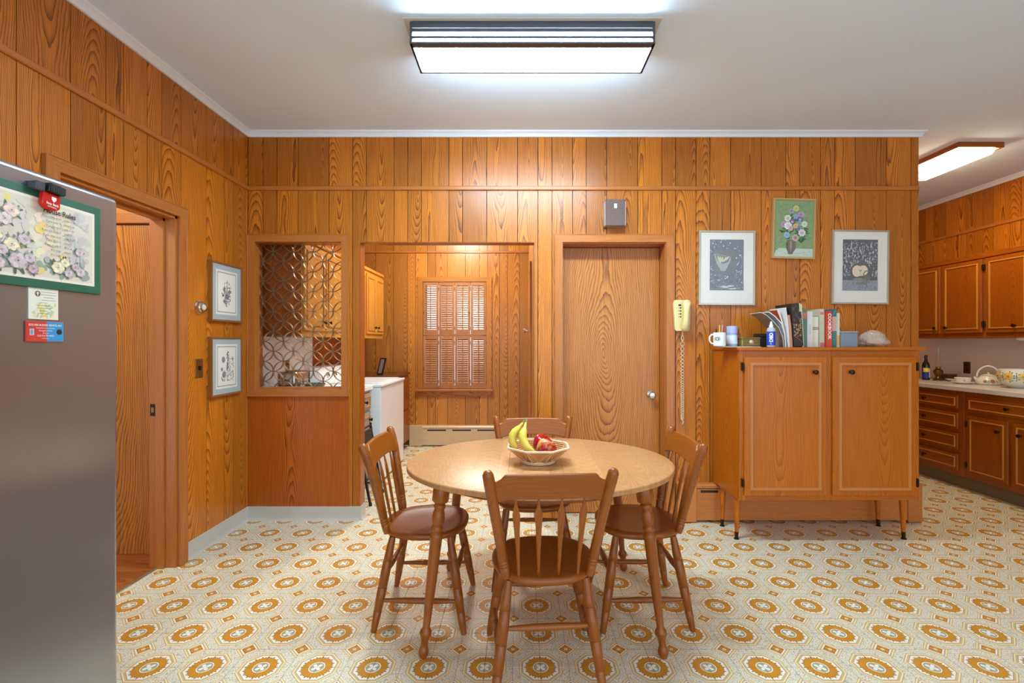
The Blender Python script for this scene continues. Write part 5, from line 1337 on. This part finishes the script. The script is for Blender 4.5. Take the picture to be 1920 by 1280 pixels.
cs = dish('casserole', 'low white lidded casserole sitting on a plate on the kitchen counter', 'casserole', (4.285, 4.590, KZ + .0095), [(.048, 0), (.055, .008), (.060, .030), (.062, .044), (.064, .048), (.058, .052), (.004, .053)])
surf_flower(cs, (4.285, 4.590, KZ + .0095), interp([(.048, 0), (.055, .008), (.060, .030), (.062, .044)]), math.atan2(-4.590, -4.285) + .2, .024, .008, RUST, 'flower_decoration', 6)
dish('dinner_plate', 'empty white plate between the casserole and the oil lamp', 'plate', (4.485, 4.875, KZ), PLT(.088))
lp_ = thing('oil_lamp', 'brass oil lamp with clear glass chimney on the kitchen counter', 'lamp', (4.40, 4.99, KZ))
clear, t, b = newmat('clear_glass'); b.inputs['Transmission Weight'].default_value = 1; b.inputs['Roughness'].default_value = .03; b.inputs['IOR'].default_value = 1.25; b.inputs['Base Color'].default_value = (1, 1, 1, 1)
DBR = plain('dark_brass', (112, 78, 34), .3, .8)
MB().lathe([(.045, 0), (.046, .01), (.028, .022), (.018, .04), (.036, .07), (.043, .09), (.036, .112), (.016, .122)], (4.40, 4.99, KZ), 24).build('font', DBR, lp_)
MB().lathe([(.016, .122), (.024, .126), (.024, .136), (.018, .142)], (4.40, 4.99, KZ), 20).build('burner', BRASS, lp_)
MB().lathe([(.020, .142), (.029, .165), (.030, .185), (.018, .22), (.014, .29), (.0145, .335), (.0125, .335), (.0125, .29), (.016, .22), (.028, .185), (.027, .165), (.018, .142)], (4.40, 4.99, KZ), 20).build('chimney', clear, lp_)
MB().tube([(4.378, 4.976, KZ + .13), (4.36, 4.965, KZ + .13)], [.003, .006], 8).build('wick_knob', BRASS, lp_)
sbx = thing('trinket_box', 'small dark brown box behind the plates by the oil lamp', 'box', (4.52, 5.02, KZ))
MB().box(4.49, 4.58, 4.97, 5.06, KZ, KZ + .055, .003).build('box_body', plain('box_brown', (70, 42, 20), .4), sbx); MB().box(4.487, 4.583, 4.967, 5.063, KZ + .055, KZ + .068, .003).build('lid', plain('box_lid', (110, 74, 30), .4), sbx)
sbt = thing('sauce_bottle', 'dark bottle with yellow and blue label at the partition end', 'bottle', (4.34, 5.07, KZ))
MB().lathe([(.032, 0), (.034, .006), (.034, .150), (.030, .172), (.014, .205), (.0125, .245)], (4.34, 5.07, KZ), 24).build('bottle_body', plain('brown_glass', (38, 26, 18), .1), sbt)
MB().lathe([(.0145, .238), (.0145, .262), (.012, .264)], (4.34, 5.07, KZ), 18).build('cap', BLACK, sbt)
def wrap(c, R_, z0, z1, ang, half, mat, name, parent):
    m = MB(); n = 10; vs_ = [(c[0] + R_ * math.cos(ang - half + 2 * half * k / n), c[1] + R_ * math.sin(ang - half + 2 * half * k / n), c[2] + z) for k in range(n + 1) for z in (z0, z1)]
    m.add(vs_, [(2 * k, 2 * k + 2, 2 * k + 3, 2 * k + 1) for k in range(n)]); return m.build(name, mat, parent)
toc = math.atan2(-5.07, -4.34)
wrap((4.34, 5.07, KZ), .0346, .02, .135, toc, 1.3, plain('label_blue', (32, 48, 140), .4), 'label', sbt); wrap((4.34, 5.07, KZ), .0350, .085, .128, toc + .1, .75, plain('label_yellow', (226, 196, 40), .4), 'label', sbt); wrap((4.34, 5.07, KZ), .0349, .025, .12, toc + 1.05, .2, INKW, 'label', sbt)
tb2 = thing('glass_cruet', 'tall clear glass cruet behind the labelled bottle', 'bottle', (4.45, 5.22, KZ))
MB().lathe([(.036, 0), (.038, .01), (.036, .09), (.014, .14), (.011, .23), (.016, .24)], (4.45, 5.22, KZ), 20).build('bottle_body', clear, tb2); MB().lathe([(.009, .235), (.014, .255), (.010, .275), (.003, .28)], (4.45, 5.22, KZ), 14).build('stopper', clear, tb2)

# ------------------------------------------------------------------ things on top of the oak cabinet
T = CZ1 + .0004
def X(x, Y): return (x - CX) / F * Y
def obj1(name, label, cat, m, mat, group=None): return tag(m.build(name, mat), label, cat, group)
# note paper pads
Y = 3.20
nt = thing('paper_pad', 'sheaf of white paper lying under the mug at the cabinet edge', 'paper', (X(1385, Y), 3.2, T))
for k in range(3): MB(Matrix.Translation((X(1388, Y), 3.215, T + k * .0013)) @ Matrix.Rotation(math.radians((3, -2, 1)[k]), 4, 'Z')).box(-.105, .105, -.085, .10, 0, .0012).build('sheet', plain('paper%d' % k, (232 - 6 * k, 228 - 6 * k, 206), .7), nt, smooth=False)
T2 = T + .0042
Y = 3.27; mx_ = X(1349, Y)
mg = thing('mug', 'white coffee mug with a dark round logo holding pens', 'mug', (mx_, Y, T2))
MB().lathe([(.036, 0), (.040, .004), (.041, .010), (.041, .094), (.0405, .096), (.038, .094), (.038, .012), (.002, .010)], (mx_, Y, T2), 32).build('cup', WHITEE, mg, angle=50)
MB().tube([(mx_ - .039, Y, T2 + .080), (mx_ - .055, Y, T2 + .082), (mx_ - .068, Y, T2 + .066), (mx_ - .069, Y, T2 + .042), (mx_ - .058, Y, T2 + .022), (mx_ - .039, Y, T2 + .018)], .0058, 10).build('handle', WHITEE, mg, angle=70)
la = math.atan2(-Y, -mx_) - .35
for k, (r0, r1, mt) in enumerate(((.020, 0, plain('logo_dark', (62, 82, 72), .4)), (.0165, 1, INKW), (.0135, 2, plain('logo_dark2', (84, 98, 92), .4)), (.006, 3, INKW))):
    m = MB(); pts = []
    for q in range(18):
        u_, v_ = r0 * math.cos(q * PI / 9), r0 * math.sin(q * PI / 9); R_ = .0413 + .0002 * k; pts.append((mx_ + R_ * math.cos(la + u_ / R_), Y + R_ * math.sin(la + u_ / R_), T2 + .052 + v_))
    m.add(pts, [tuple(range(18))]); m.build('logo', mt, mg, smooth=False)
for (dx, dy, tx_, h_, mt, lab) in ((-.004, -.004, .004, .148, plain('pencil_yellow', (232, 196, 40), .4), 'yellow pencil standing in the white mug'), (.018, .006, .012, .150, plain('pen_mauve', (190, 160, 196), .4), 'mauve pen standing in the white mug'), (-.018, .006, -.008, .122, BLACK, 'short black pen standing in the white mug')):
    p = thing('pen', lab, 'pen', (mx_ + dx, Y + dy, T2 + .012))
    a0, a1 = Vector((mx_ + dx * .6, Y + dy, T2 + .0125)), Vector((mx_ + dx + tx_ * .5, Y + dy, T2 + h_))
    MB().tube([a0, a0.lerp(a1, .93)], .0042, 8).build('barrel', mt, p); MB().tube([a0.lerp(a1, .93), a1], [.0046, .0036], 8).build('end_cap', mt, p)
Y = 3.33; jx = X(1372.5, Y)
jr = thing('plastic_jar', 'pale blue plastic jar with tall lid next to the mug', 'jar', (jx, Y, T2))
jm, t, b = newmat('jar_blue'); b.inputs['Base Color'].default_value = lin((186, 206, 232)); b.inputs['Roughness'].default_value = .25; b.inputs['Transmission Weight'].default_value = .35
MB().lathe([(.032, 0), (.035, .004), (.035, .085), (.033, .092)], (jx, Y, T2), 28).build('jar_body', jm, jr); MB().lathe([(.036, .092), (.036, .135), (.034, .142), (.004, .142)], (jx, Y, T2), 28).build('lid', plain('lid_lilac', (170, 178, 222), .3), jr)
wrap((jx, Y, T2), .0354, .018, .078, math.atan2(-Y, -jx), 1.4, plain('jar_label', (214, 224, 236), .5), 'label', jr)
Y = 3.28; b0, b1 = X(1391, Y), X(1425.5, Y)
jb = thing('jewelry_box', 'small ornate gold metal box on the cabinet with a round clasp', 'box', ((b0 + b1) / 2, Y, T2))
GLD = plain('old_gold', (168, 142, 80), .4, .6, var=.3, vs_=120); GLDD = plain('old_gold_dark', (78, 58, 26), .5, .3)
MB().box(b0, b1, Y, Y + .085, T2, T2 + .050, .003).build('box_body', GLD, jb); MB().box(b0 - .002, b1 + .002, Y - .003, Y + .088, T2 + .050, T2 + .064, .004).build('lid', GLD, jb)
for zz in (T2 + .008, T2 + .043, T2 + .0585): MB().box(b0 + .004, b1 - .004, Y - .0045, Y - .0002, zz - .0018, zz + .0018).build('band', GLDD, jb, smooth=False)
for k in range(14):
    xx = b0 + .010 + k * (b1 - b0 - .020) / 13
    if abs(xx - (b0 + b1) / 2) > .016: MB().tube([(xx, Y - .002, T2 + .014), (xx + .004, Y - .002, T2 + .025), (xx, Y - .002, T2 + .037)], .0016, 6).build('scroll', GLDD, jb)
MB().lathe([(.014, 0), (.014, .004), (.008, .006), (.002, .006)], ((b0 + b1) / 2, Y - .001, T2 + .032), 16, Matrix.Rotation(PI / 2, 4, 'X')).build('clasp', plain('clasp_silver', (206, 196, 160), .3, .6), jb)
dk = thing('cigar_box', 'brown wooden box peeking out left of the gold box', 'box', (b0 - .02, 3.37, T)); MB().box(X(1384, 3.37), b0 + .03, 3.375, 3.46, T, T + .052, .003).build('box_body', plain('dk_box', (92, 58, 22), .4, var=.2), dk); MB().box(X(1384, 3.37) - .002, b0 + .032, 3.373, 3.462, T + .052, T + .060, .002).build('lid', plain('dk_box2', (74, 44, 16), .4), dk)
Y = 3.425; c0, c1 = X(1426, Y), X(1461, Y)
bb = thing('card_file', 'plain black box behind the blue-labelled bottle', 'box', ((c0 + c1) / 2, Y, T)); MB().box(c0, c1, Y, Y + .10, T, T + .072, .003).build('box_body', BLACK, bb); MB().box(c0 - .002, c1 + .002, Y - .003, Y + .102, T + .072, T + .096, .004).build('lid', plain('blk2', (34, 35, 38), .45), bb)
Y = 3.22; gx_ = X(1446, Y)
gb = thing('glue_bottle', 'clear squeeze bottle with blue label and white tip on the cabinet', 'bottle', (gx_, Y, T))
cb, t, b = newmat('cloudy_plastic'); b.inputs['Base Color'].default_value = lin((214, 220, 224)); b.inputs['Roughness'].default_value = .3; b.inputs['Transmission Weight'].default_value = .3
MB().lathe([(.024, 0), (.027, .004), (.027, .118), (.024, .128), (.014, .134)], (gx_, Y, T), 24).build('bottle_body', cb, gb); MB().lathe([(.0135, .134), (.0135, .146), (.010, .152), (.006, .172), (.004, .174)], (gx_, Y, T), 18).build('tip', WHITEE, gb)
la = math.atan2(-Y, -gx_); wrap((gx_, Y, T), .0274, .012, .106, la, 1.25, plain('glue_blue', (34, 74, 196), .35), 'label', gb)
Mt = Matrix.Translation((gx_, Y, T + .062)) @ Matrix.Rotation(math.atan2(gx_, -Y) + PI, 4, 'Z')
Mt = Matrix.Translation((gx_, Y, T + .066)) @ Matrix.Rotation(-math.atan2(gx_, Y), 4, 'Z') @ Matrix.Translation((.001, -.0282, 0)) @ Matrix.Rotation(-PI / 2, 4, 'Y')
textmesh('DBD', .030, Mt, 'label_lettering', INKW, gb, bold=.0012)
textmesh('gel', .012, Mt @ Matrix.Translation((-.042, 0, .004)), 'label_lettering', INKW, gb)
# magazines fanned against the books
PAP = [plain('mag_white', (226, 226, 224), .35), plain('mag_grey', (190, 192, 198), .35), plain('mag_cream', (222, 212, 196), .4), plain('mag_pink', (206, 150, 122), .4)]
def mag(label, pts, th_, mat, y0, y1, edge=None):
    """bent magazine: profile polyline in xz (pixels at depth y0) thickened to th_ and extruded in y"""
    r = thing('magazine', label, 'magazine', (X(pts[0][0], y0), (y0 + y1) / 2, T), 'magazines leaning on the cabinet')
    P_ = [Vector((X(x, 3.24), H - (y - CY) / F * y0)) for x, y in pts]; P_[0].y = T + .0002
    out = []
    for i, p in enumerate(P_):
        d_ = (P_[min(i + 1, len(P_) - 1)] - P_[max(i - 1, 0)]).normalized(); n_ = Vector((-d_.y, d_.x)); out.append((p, p + n_ * th_))
    out[0] = (P_[0], Vector((P_[0].x - th_, P_[0].y)))
    poly = [(a_.x, a_.y) for a_, _ in out] + [(b_.x, b_.y) for _, b_ in reversed(out)]
    m = MB(); n = len(out)
    vs_ = [(a_.x, yy, a_.y) for yy in (y0, y1) for a_, _ in out] + [(b_.x, yy, b_.y) for yy in (y0, y1) for _, b_ in out]
    fs = []
    for i in range(n - 1):
        fs += [(i, i + 1, n + i + 1, n + i), (2 * n + i, 2 * n + i + 1, 3 * n + i + 1, 3 * n + i), (i, i + 1, 2 * n + i + 1, 2 * n + i), (n + i, n + i + 1, 3 * n + i + 1, 3 * n + i)]
    fs += [(0, n, 3 * n, 2 * n), (n - 1, 2 * n - 1, 4 * n - 1, 3 * n - 1)]
    m.add(vs_, fs); m.build('pages', mat, r, angle=50)
    m = MB()
    vs_ = [(b_.x, yy, b_.y) for yy in (y0 + .002, y1) for _, b_ in out]; off = []
    for i, (a_, b_) in enumerate(out): nn = (b_ - a_).normalized() * .0006; off.append((b_.x + nn.x, b_.y + nn.y))
    m.add([(x, yy, z) for yy in (y0 + .002, y1) for x, z in off], [(i, i + 1, n + i + 1, n + i) for i in range(n - 1)])
    m.build('cover', edge or mat, r)
mag('folded magazine slumping furthest left against the others', [(1470.5, 648), (1468, 630), (1462, 615), (1450, 601), (1438, 590), (1428, 585)], .005, PAP[1], 3.24, 3.40, plain('cover_photo', (150, 140, 130), .3, var=1.0, vs_=60))
mag('white magazine bending over the slumped one', [(1472.8, 648), (1471, 626), (1465, 606), (1452, 592), (1441, 584)], .006, PAP[0], 3.23, 3.41, plain('cover_photo2', (176, 172, 170), .3, var=1.0, vs_=50))
mag('red-topped magazine in the middle of the fan', [(1476, 648), (1474, 622), (1468, 598), (1461, 580)], .010, PAP[2], 3.25, 3.42, plain('cover_red', (176, 70, 40), .3, var=.5, vs_=20))
mag('upright white magazine next to the dark picture book', [(1479.7, 648), (1477, 610), (1472.5, 576)], .011, PAP[0], 3.23, 3.42)
mag('thin pink-edged magazine against the dark picture book', [(1481.6, 648), (1479, 612), (1476, 590)], .004, PAP[3], 3.21, 3.40)
# books
def book(label, xl, xr, ytop, cov, y0=3.24, dp=.17, lean=0.0, page=(226, 218, 196), deco=None):
    x0, x1 = X(xl, 3.24), X(xr, 3.24); z1 = H - (ytop - CY) / F * y0
    h_ = z1 - T; w_ = x1 - x0 - .0008
    M = Matrix.Translation((x0 + .0004, y0, T + max(0, math.sin(abs(lean)) * w_ * (1 if lean < 0 else 0)))) @ Matrix.Rotation(lean, 4, 'Y')
    if lean > 0: M = Matrix.Translation((x0 + .0004, y0, T)) @ Matrix.Translation((0, 0, math.sin(lean) * w_)) @ Matrix.Rotation(lean, 4, 'Y')
    r = thing('book', label, 'book', (x0 + w_ / 2, y0 + dp / 2, T), 'books standing on the oak cabinet')
    c = plain('cover_%d_%d_%d' % cov, cov, .5, var=.1)
    m = MB(M); m.box(0, .0022, .001, dp, 0, h_); m.box(w_ - .0022, w_, .001, dp, 0, h_); m.box(0, w_, 0, .0025, 0, h_, .0008); m.build('cover', c, r, smooth=False)
    MB(M).box(.0022, w_ - .0022, .0025, dp - .003, .003, h_ - .003).build('page_block', plain('pages_%d' % page[0], page, .8), r, smooth=False)
    if deco: deco(r, M, w_, h_)
    return r
def stripes(*bands):
    def f(r, M, w_, h_):
        a = Art(M, -.0002)
        for (z0, z1, c) in bands: a.rect(.0005, w_ - .0005, z0 * h_, z1 * h_, c)
        a.build('spine_print', INK, r, smooth=False)
    return f
def lettering(txt, size, col, zc=.5, bands=(), bold=.0):
    def f(r, M, w_, h_):
        if bands: stripes(*bands)(r, M, w_, h_)
        textmesh(txt, size, M @ Matrix.Translation((w_ / 2, -.0012, zc * h_)) @ Matrix.Rotation(PI / 2, 4, 'Y'), 'spine_lettering', plain('ink_%d_%d_%d' % col, col, .5), r, bold=bold)
    return f
def photo(r, M, w_, h_):
    a = Art(M, -.0002)
    a.rect(.0005, w_ - .0005, .0, h_, (46, 30, 20))
    for _ in range(70): a.ell(rg.uniform(.008, w_ - .008), rg.uniform(.22, .55) * h_, rg.uniform(.002, .006), rg.uniform(.002, .007), rg.choice([(150, 116, 80), (110, 72, 40), (190, 160, 116), (66, 40, 24)]), rg.uniform(0, 3), 7)
    for _ in range(24): a.ell(rg.uniform(.008, w_ * .75), rg.uniform(.58, .95) * h_, .004, .014, rg.choice([(70, 52, 44), (88, 70, 62), (52, 36, 28)]), 0, 8)
    a.line(.002, .26 * h_, w_ - .002, .08 * h_, .003, (138, 92, 70)); a.rect(w_ - .012, w_ - .001, .80 * h_, .995 * h_, (206, 206, 120))
    a.build('spine_print', INK, r, smooth=False)
    textmesh('The Family', .017, M @ Matrix.Translation((w_ * .80, -.0046, .52 * h_)) @ Matrix.Rotation(PI / 2, 4, 'Y'), 'spine_lettering', plain('ink_gold', (206, 184, 120), .4), r)
book('large dark brown picture book with gold lettering, tallest on the cabinet', 1482.6, 1500.4, 570, (46, 30, 20), 3.20, .2, -.07, deco=photo)
book('thin white book with small black spine lettering beside the dark one', 1500.9, 1504.6, 570.5, (230, 232, 230), 3.22, .19, -.05, deco=lettering('DELICIOUS COOKING', .009, (60, 60, 60), .6))
book('grey-green book with an orange spine label', 1505, 1513, 578, (98, 130, 118), 3.24, deco=stripes((.74, .90, (214, 120, 76))))
book('plain white book right of the grey-green one', 1513.3, 1523.8, 584, (224, 224, 220), 3.24, deco=lettering('COLLECTED', .011, (150, 150, 150), .5))
book('short cream book with a small black emblem on its spine', 1524.6, 1536.4, 594, (226, 220, 196), 3.25, .16, deco=stripes((.58, .66, (96, 92, 84)), (.6, .64, (190, 184, 164))))
book('beige paperback with a pink corner', 1537.2, 1545.4, 579, (196, 190, 164), 3.24, deco=stripes((.85, .92, (220, 120, 120)), (.0, .12, (190, 110, 90))))
book('slim cream booklet left of the red cookbook', 1545.6, 1548.0, 584, (232, 226, 190), 3.25)
book('red cookbook with white spine lettering', 1548.4, 1558.4, 583, (212, 78, 48), 3.23, deco=lettering('COOKBOOK', .030, (244, 236, 226), .58, ((.62, 1.0, (196, 52, 30)),), .0008))
def dots(r, M, w_, h_):
    stripes((.42, .80, (206, 164, 140)), (.80, 1.0, (30, 110, 126)), (0, .42, (36, 112, 116)))(r, M, w_, h_)
    a = Art(M, -.0009)
    for k in range(8):
        for q in range(3): a.ell(w_ * (.25 + .25 * q), h_ * (.06 + .045 * k), .0016, .0016, (210, 214, 170), 0, 6)
    for q in range(6): a.ell(w_ * (.2 + .1 * q), h_ * (.84 + .022 * q), .0016, .0016, (226, 226, 206), 0, 6)
    a.build('spine_dots', INK, r, smooth=False)
book('teal dotted book with a tan panel right of the cookbook', 1558.8, 1567.8, 579, (36, 112, 120), 3.235, deco=dots)
book('pale green book with an orange edge at the end of the row', 1568.1, 1574.4, 587, (200, 214, 184), 3.24, deco=stripes((0, 1, (206, 216, 190)), (.05, .35, (226, 176, 96))))
# grey box and bag
Y = 3.22; g0, g1 = X(1579, Y), X(1608.5, Y)
gbx = thing('recipe_box', 'square blue-grey box at the right end of the books', 'box', ((g0 + g1) / 2, Y, T))
GB = plain('blue_grey', (128, 142, 152), .5)
MB().box(g0, g1, Y, Y + .20, T, T + .095, .002).build('box_body', GB, gbx); MB().box(g0 - .002, g1 + .002, Y - .002, Y + .202, T + .095, T + .108, .003).build('lid', plain('blue_grey2', (146, 156, 160), .5), gbx); MB().box((g0 + g1) / 2 + .004, (g0 + g1) / 2 + .022, Y - .004, Y - .001, T + .098, T + .104, .001).build('label_holder', CHROME, gbx)
bg = thing('plastic_bag', 'crumpled clear plastic bag of snacks at the right end of the cabinet', 'bag', (X(1638, 3.3), 3.3, T))
bm = bmesh.new(); bmesh.ops.create_icosphere(bm, subdivisions=4, radius=1.0); rb = random.Random(5)
dirs = [Vector((rb.gauss(0, 1), rb.gauss(0, 1), rb.gauss(0, 1))).normalized() for _ in range(60)]
bcx, bcy = X(1638, 3.3), 3.30
for v in bm.verts:
    d_ = v.co.normalized(); k = max(d_.dot(q) for q in dirs); cr = 1 - .16 * (1 - k) * 6
    x, yv, z = d_.x * .108 * cr, d_.y * .075 * cr, d_.z * .095 * cr
    if z < 0: z *= .25
    z *= 1 - .25 * max(0, d_.x) + .2 * max(0, -d_.x) * .3
    v.co = Vector((bcx + x, bcy + yv, T + .0260 + z))
me = bpy.data.meshes.new('film'); bm.to_mesh(me); bm.free()
fm, t, b = newmat('crinkled_film'); b.inputs['Base Color'].default_value = lin((226, 214, 198)); b.inputs['Roughness'].default_value = .1; b.inputs['Alpha'].default_value = .5; b.inputs['Specular IOR Level'].default_value = .9
v_, c_ = coords(t); bump(t, b, voro(t, v_, 45), 1.0, .01)
me.materials.append(fm); link(bpy.data.objects.new('film', me), bg)
for k in range(9):
    q = rb.uniform(0, 6.28); xx, yy = bcx + .055 * math.cos(q) * rb.uniform(.2, 1), bcy + .038 * math.sin(q) * rb.uniform(.2, 1)
    MB(Matrix.Translation((xx, yy, T + .012 + .003 * k)) @ Matrix.Rotation(q, 4, 'Z') @ Matrix.Rotation(.3, 4, 'X')).lathe([(.004, -.004), (.017, -.003), (.019, 0), (.017, .003), (.004, .004)], (0, 0, 0), 12).build('snack', plain('snack_tan', (176, 132, 88), .6, var=.3), bg)
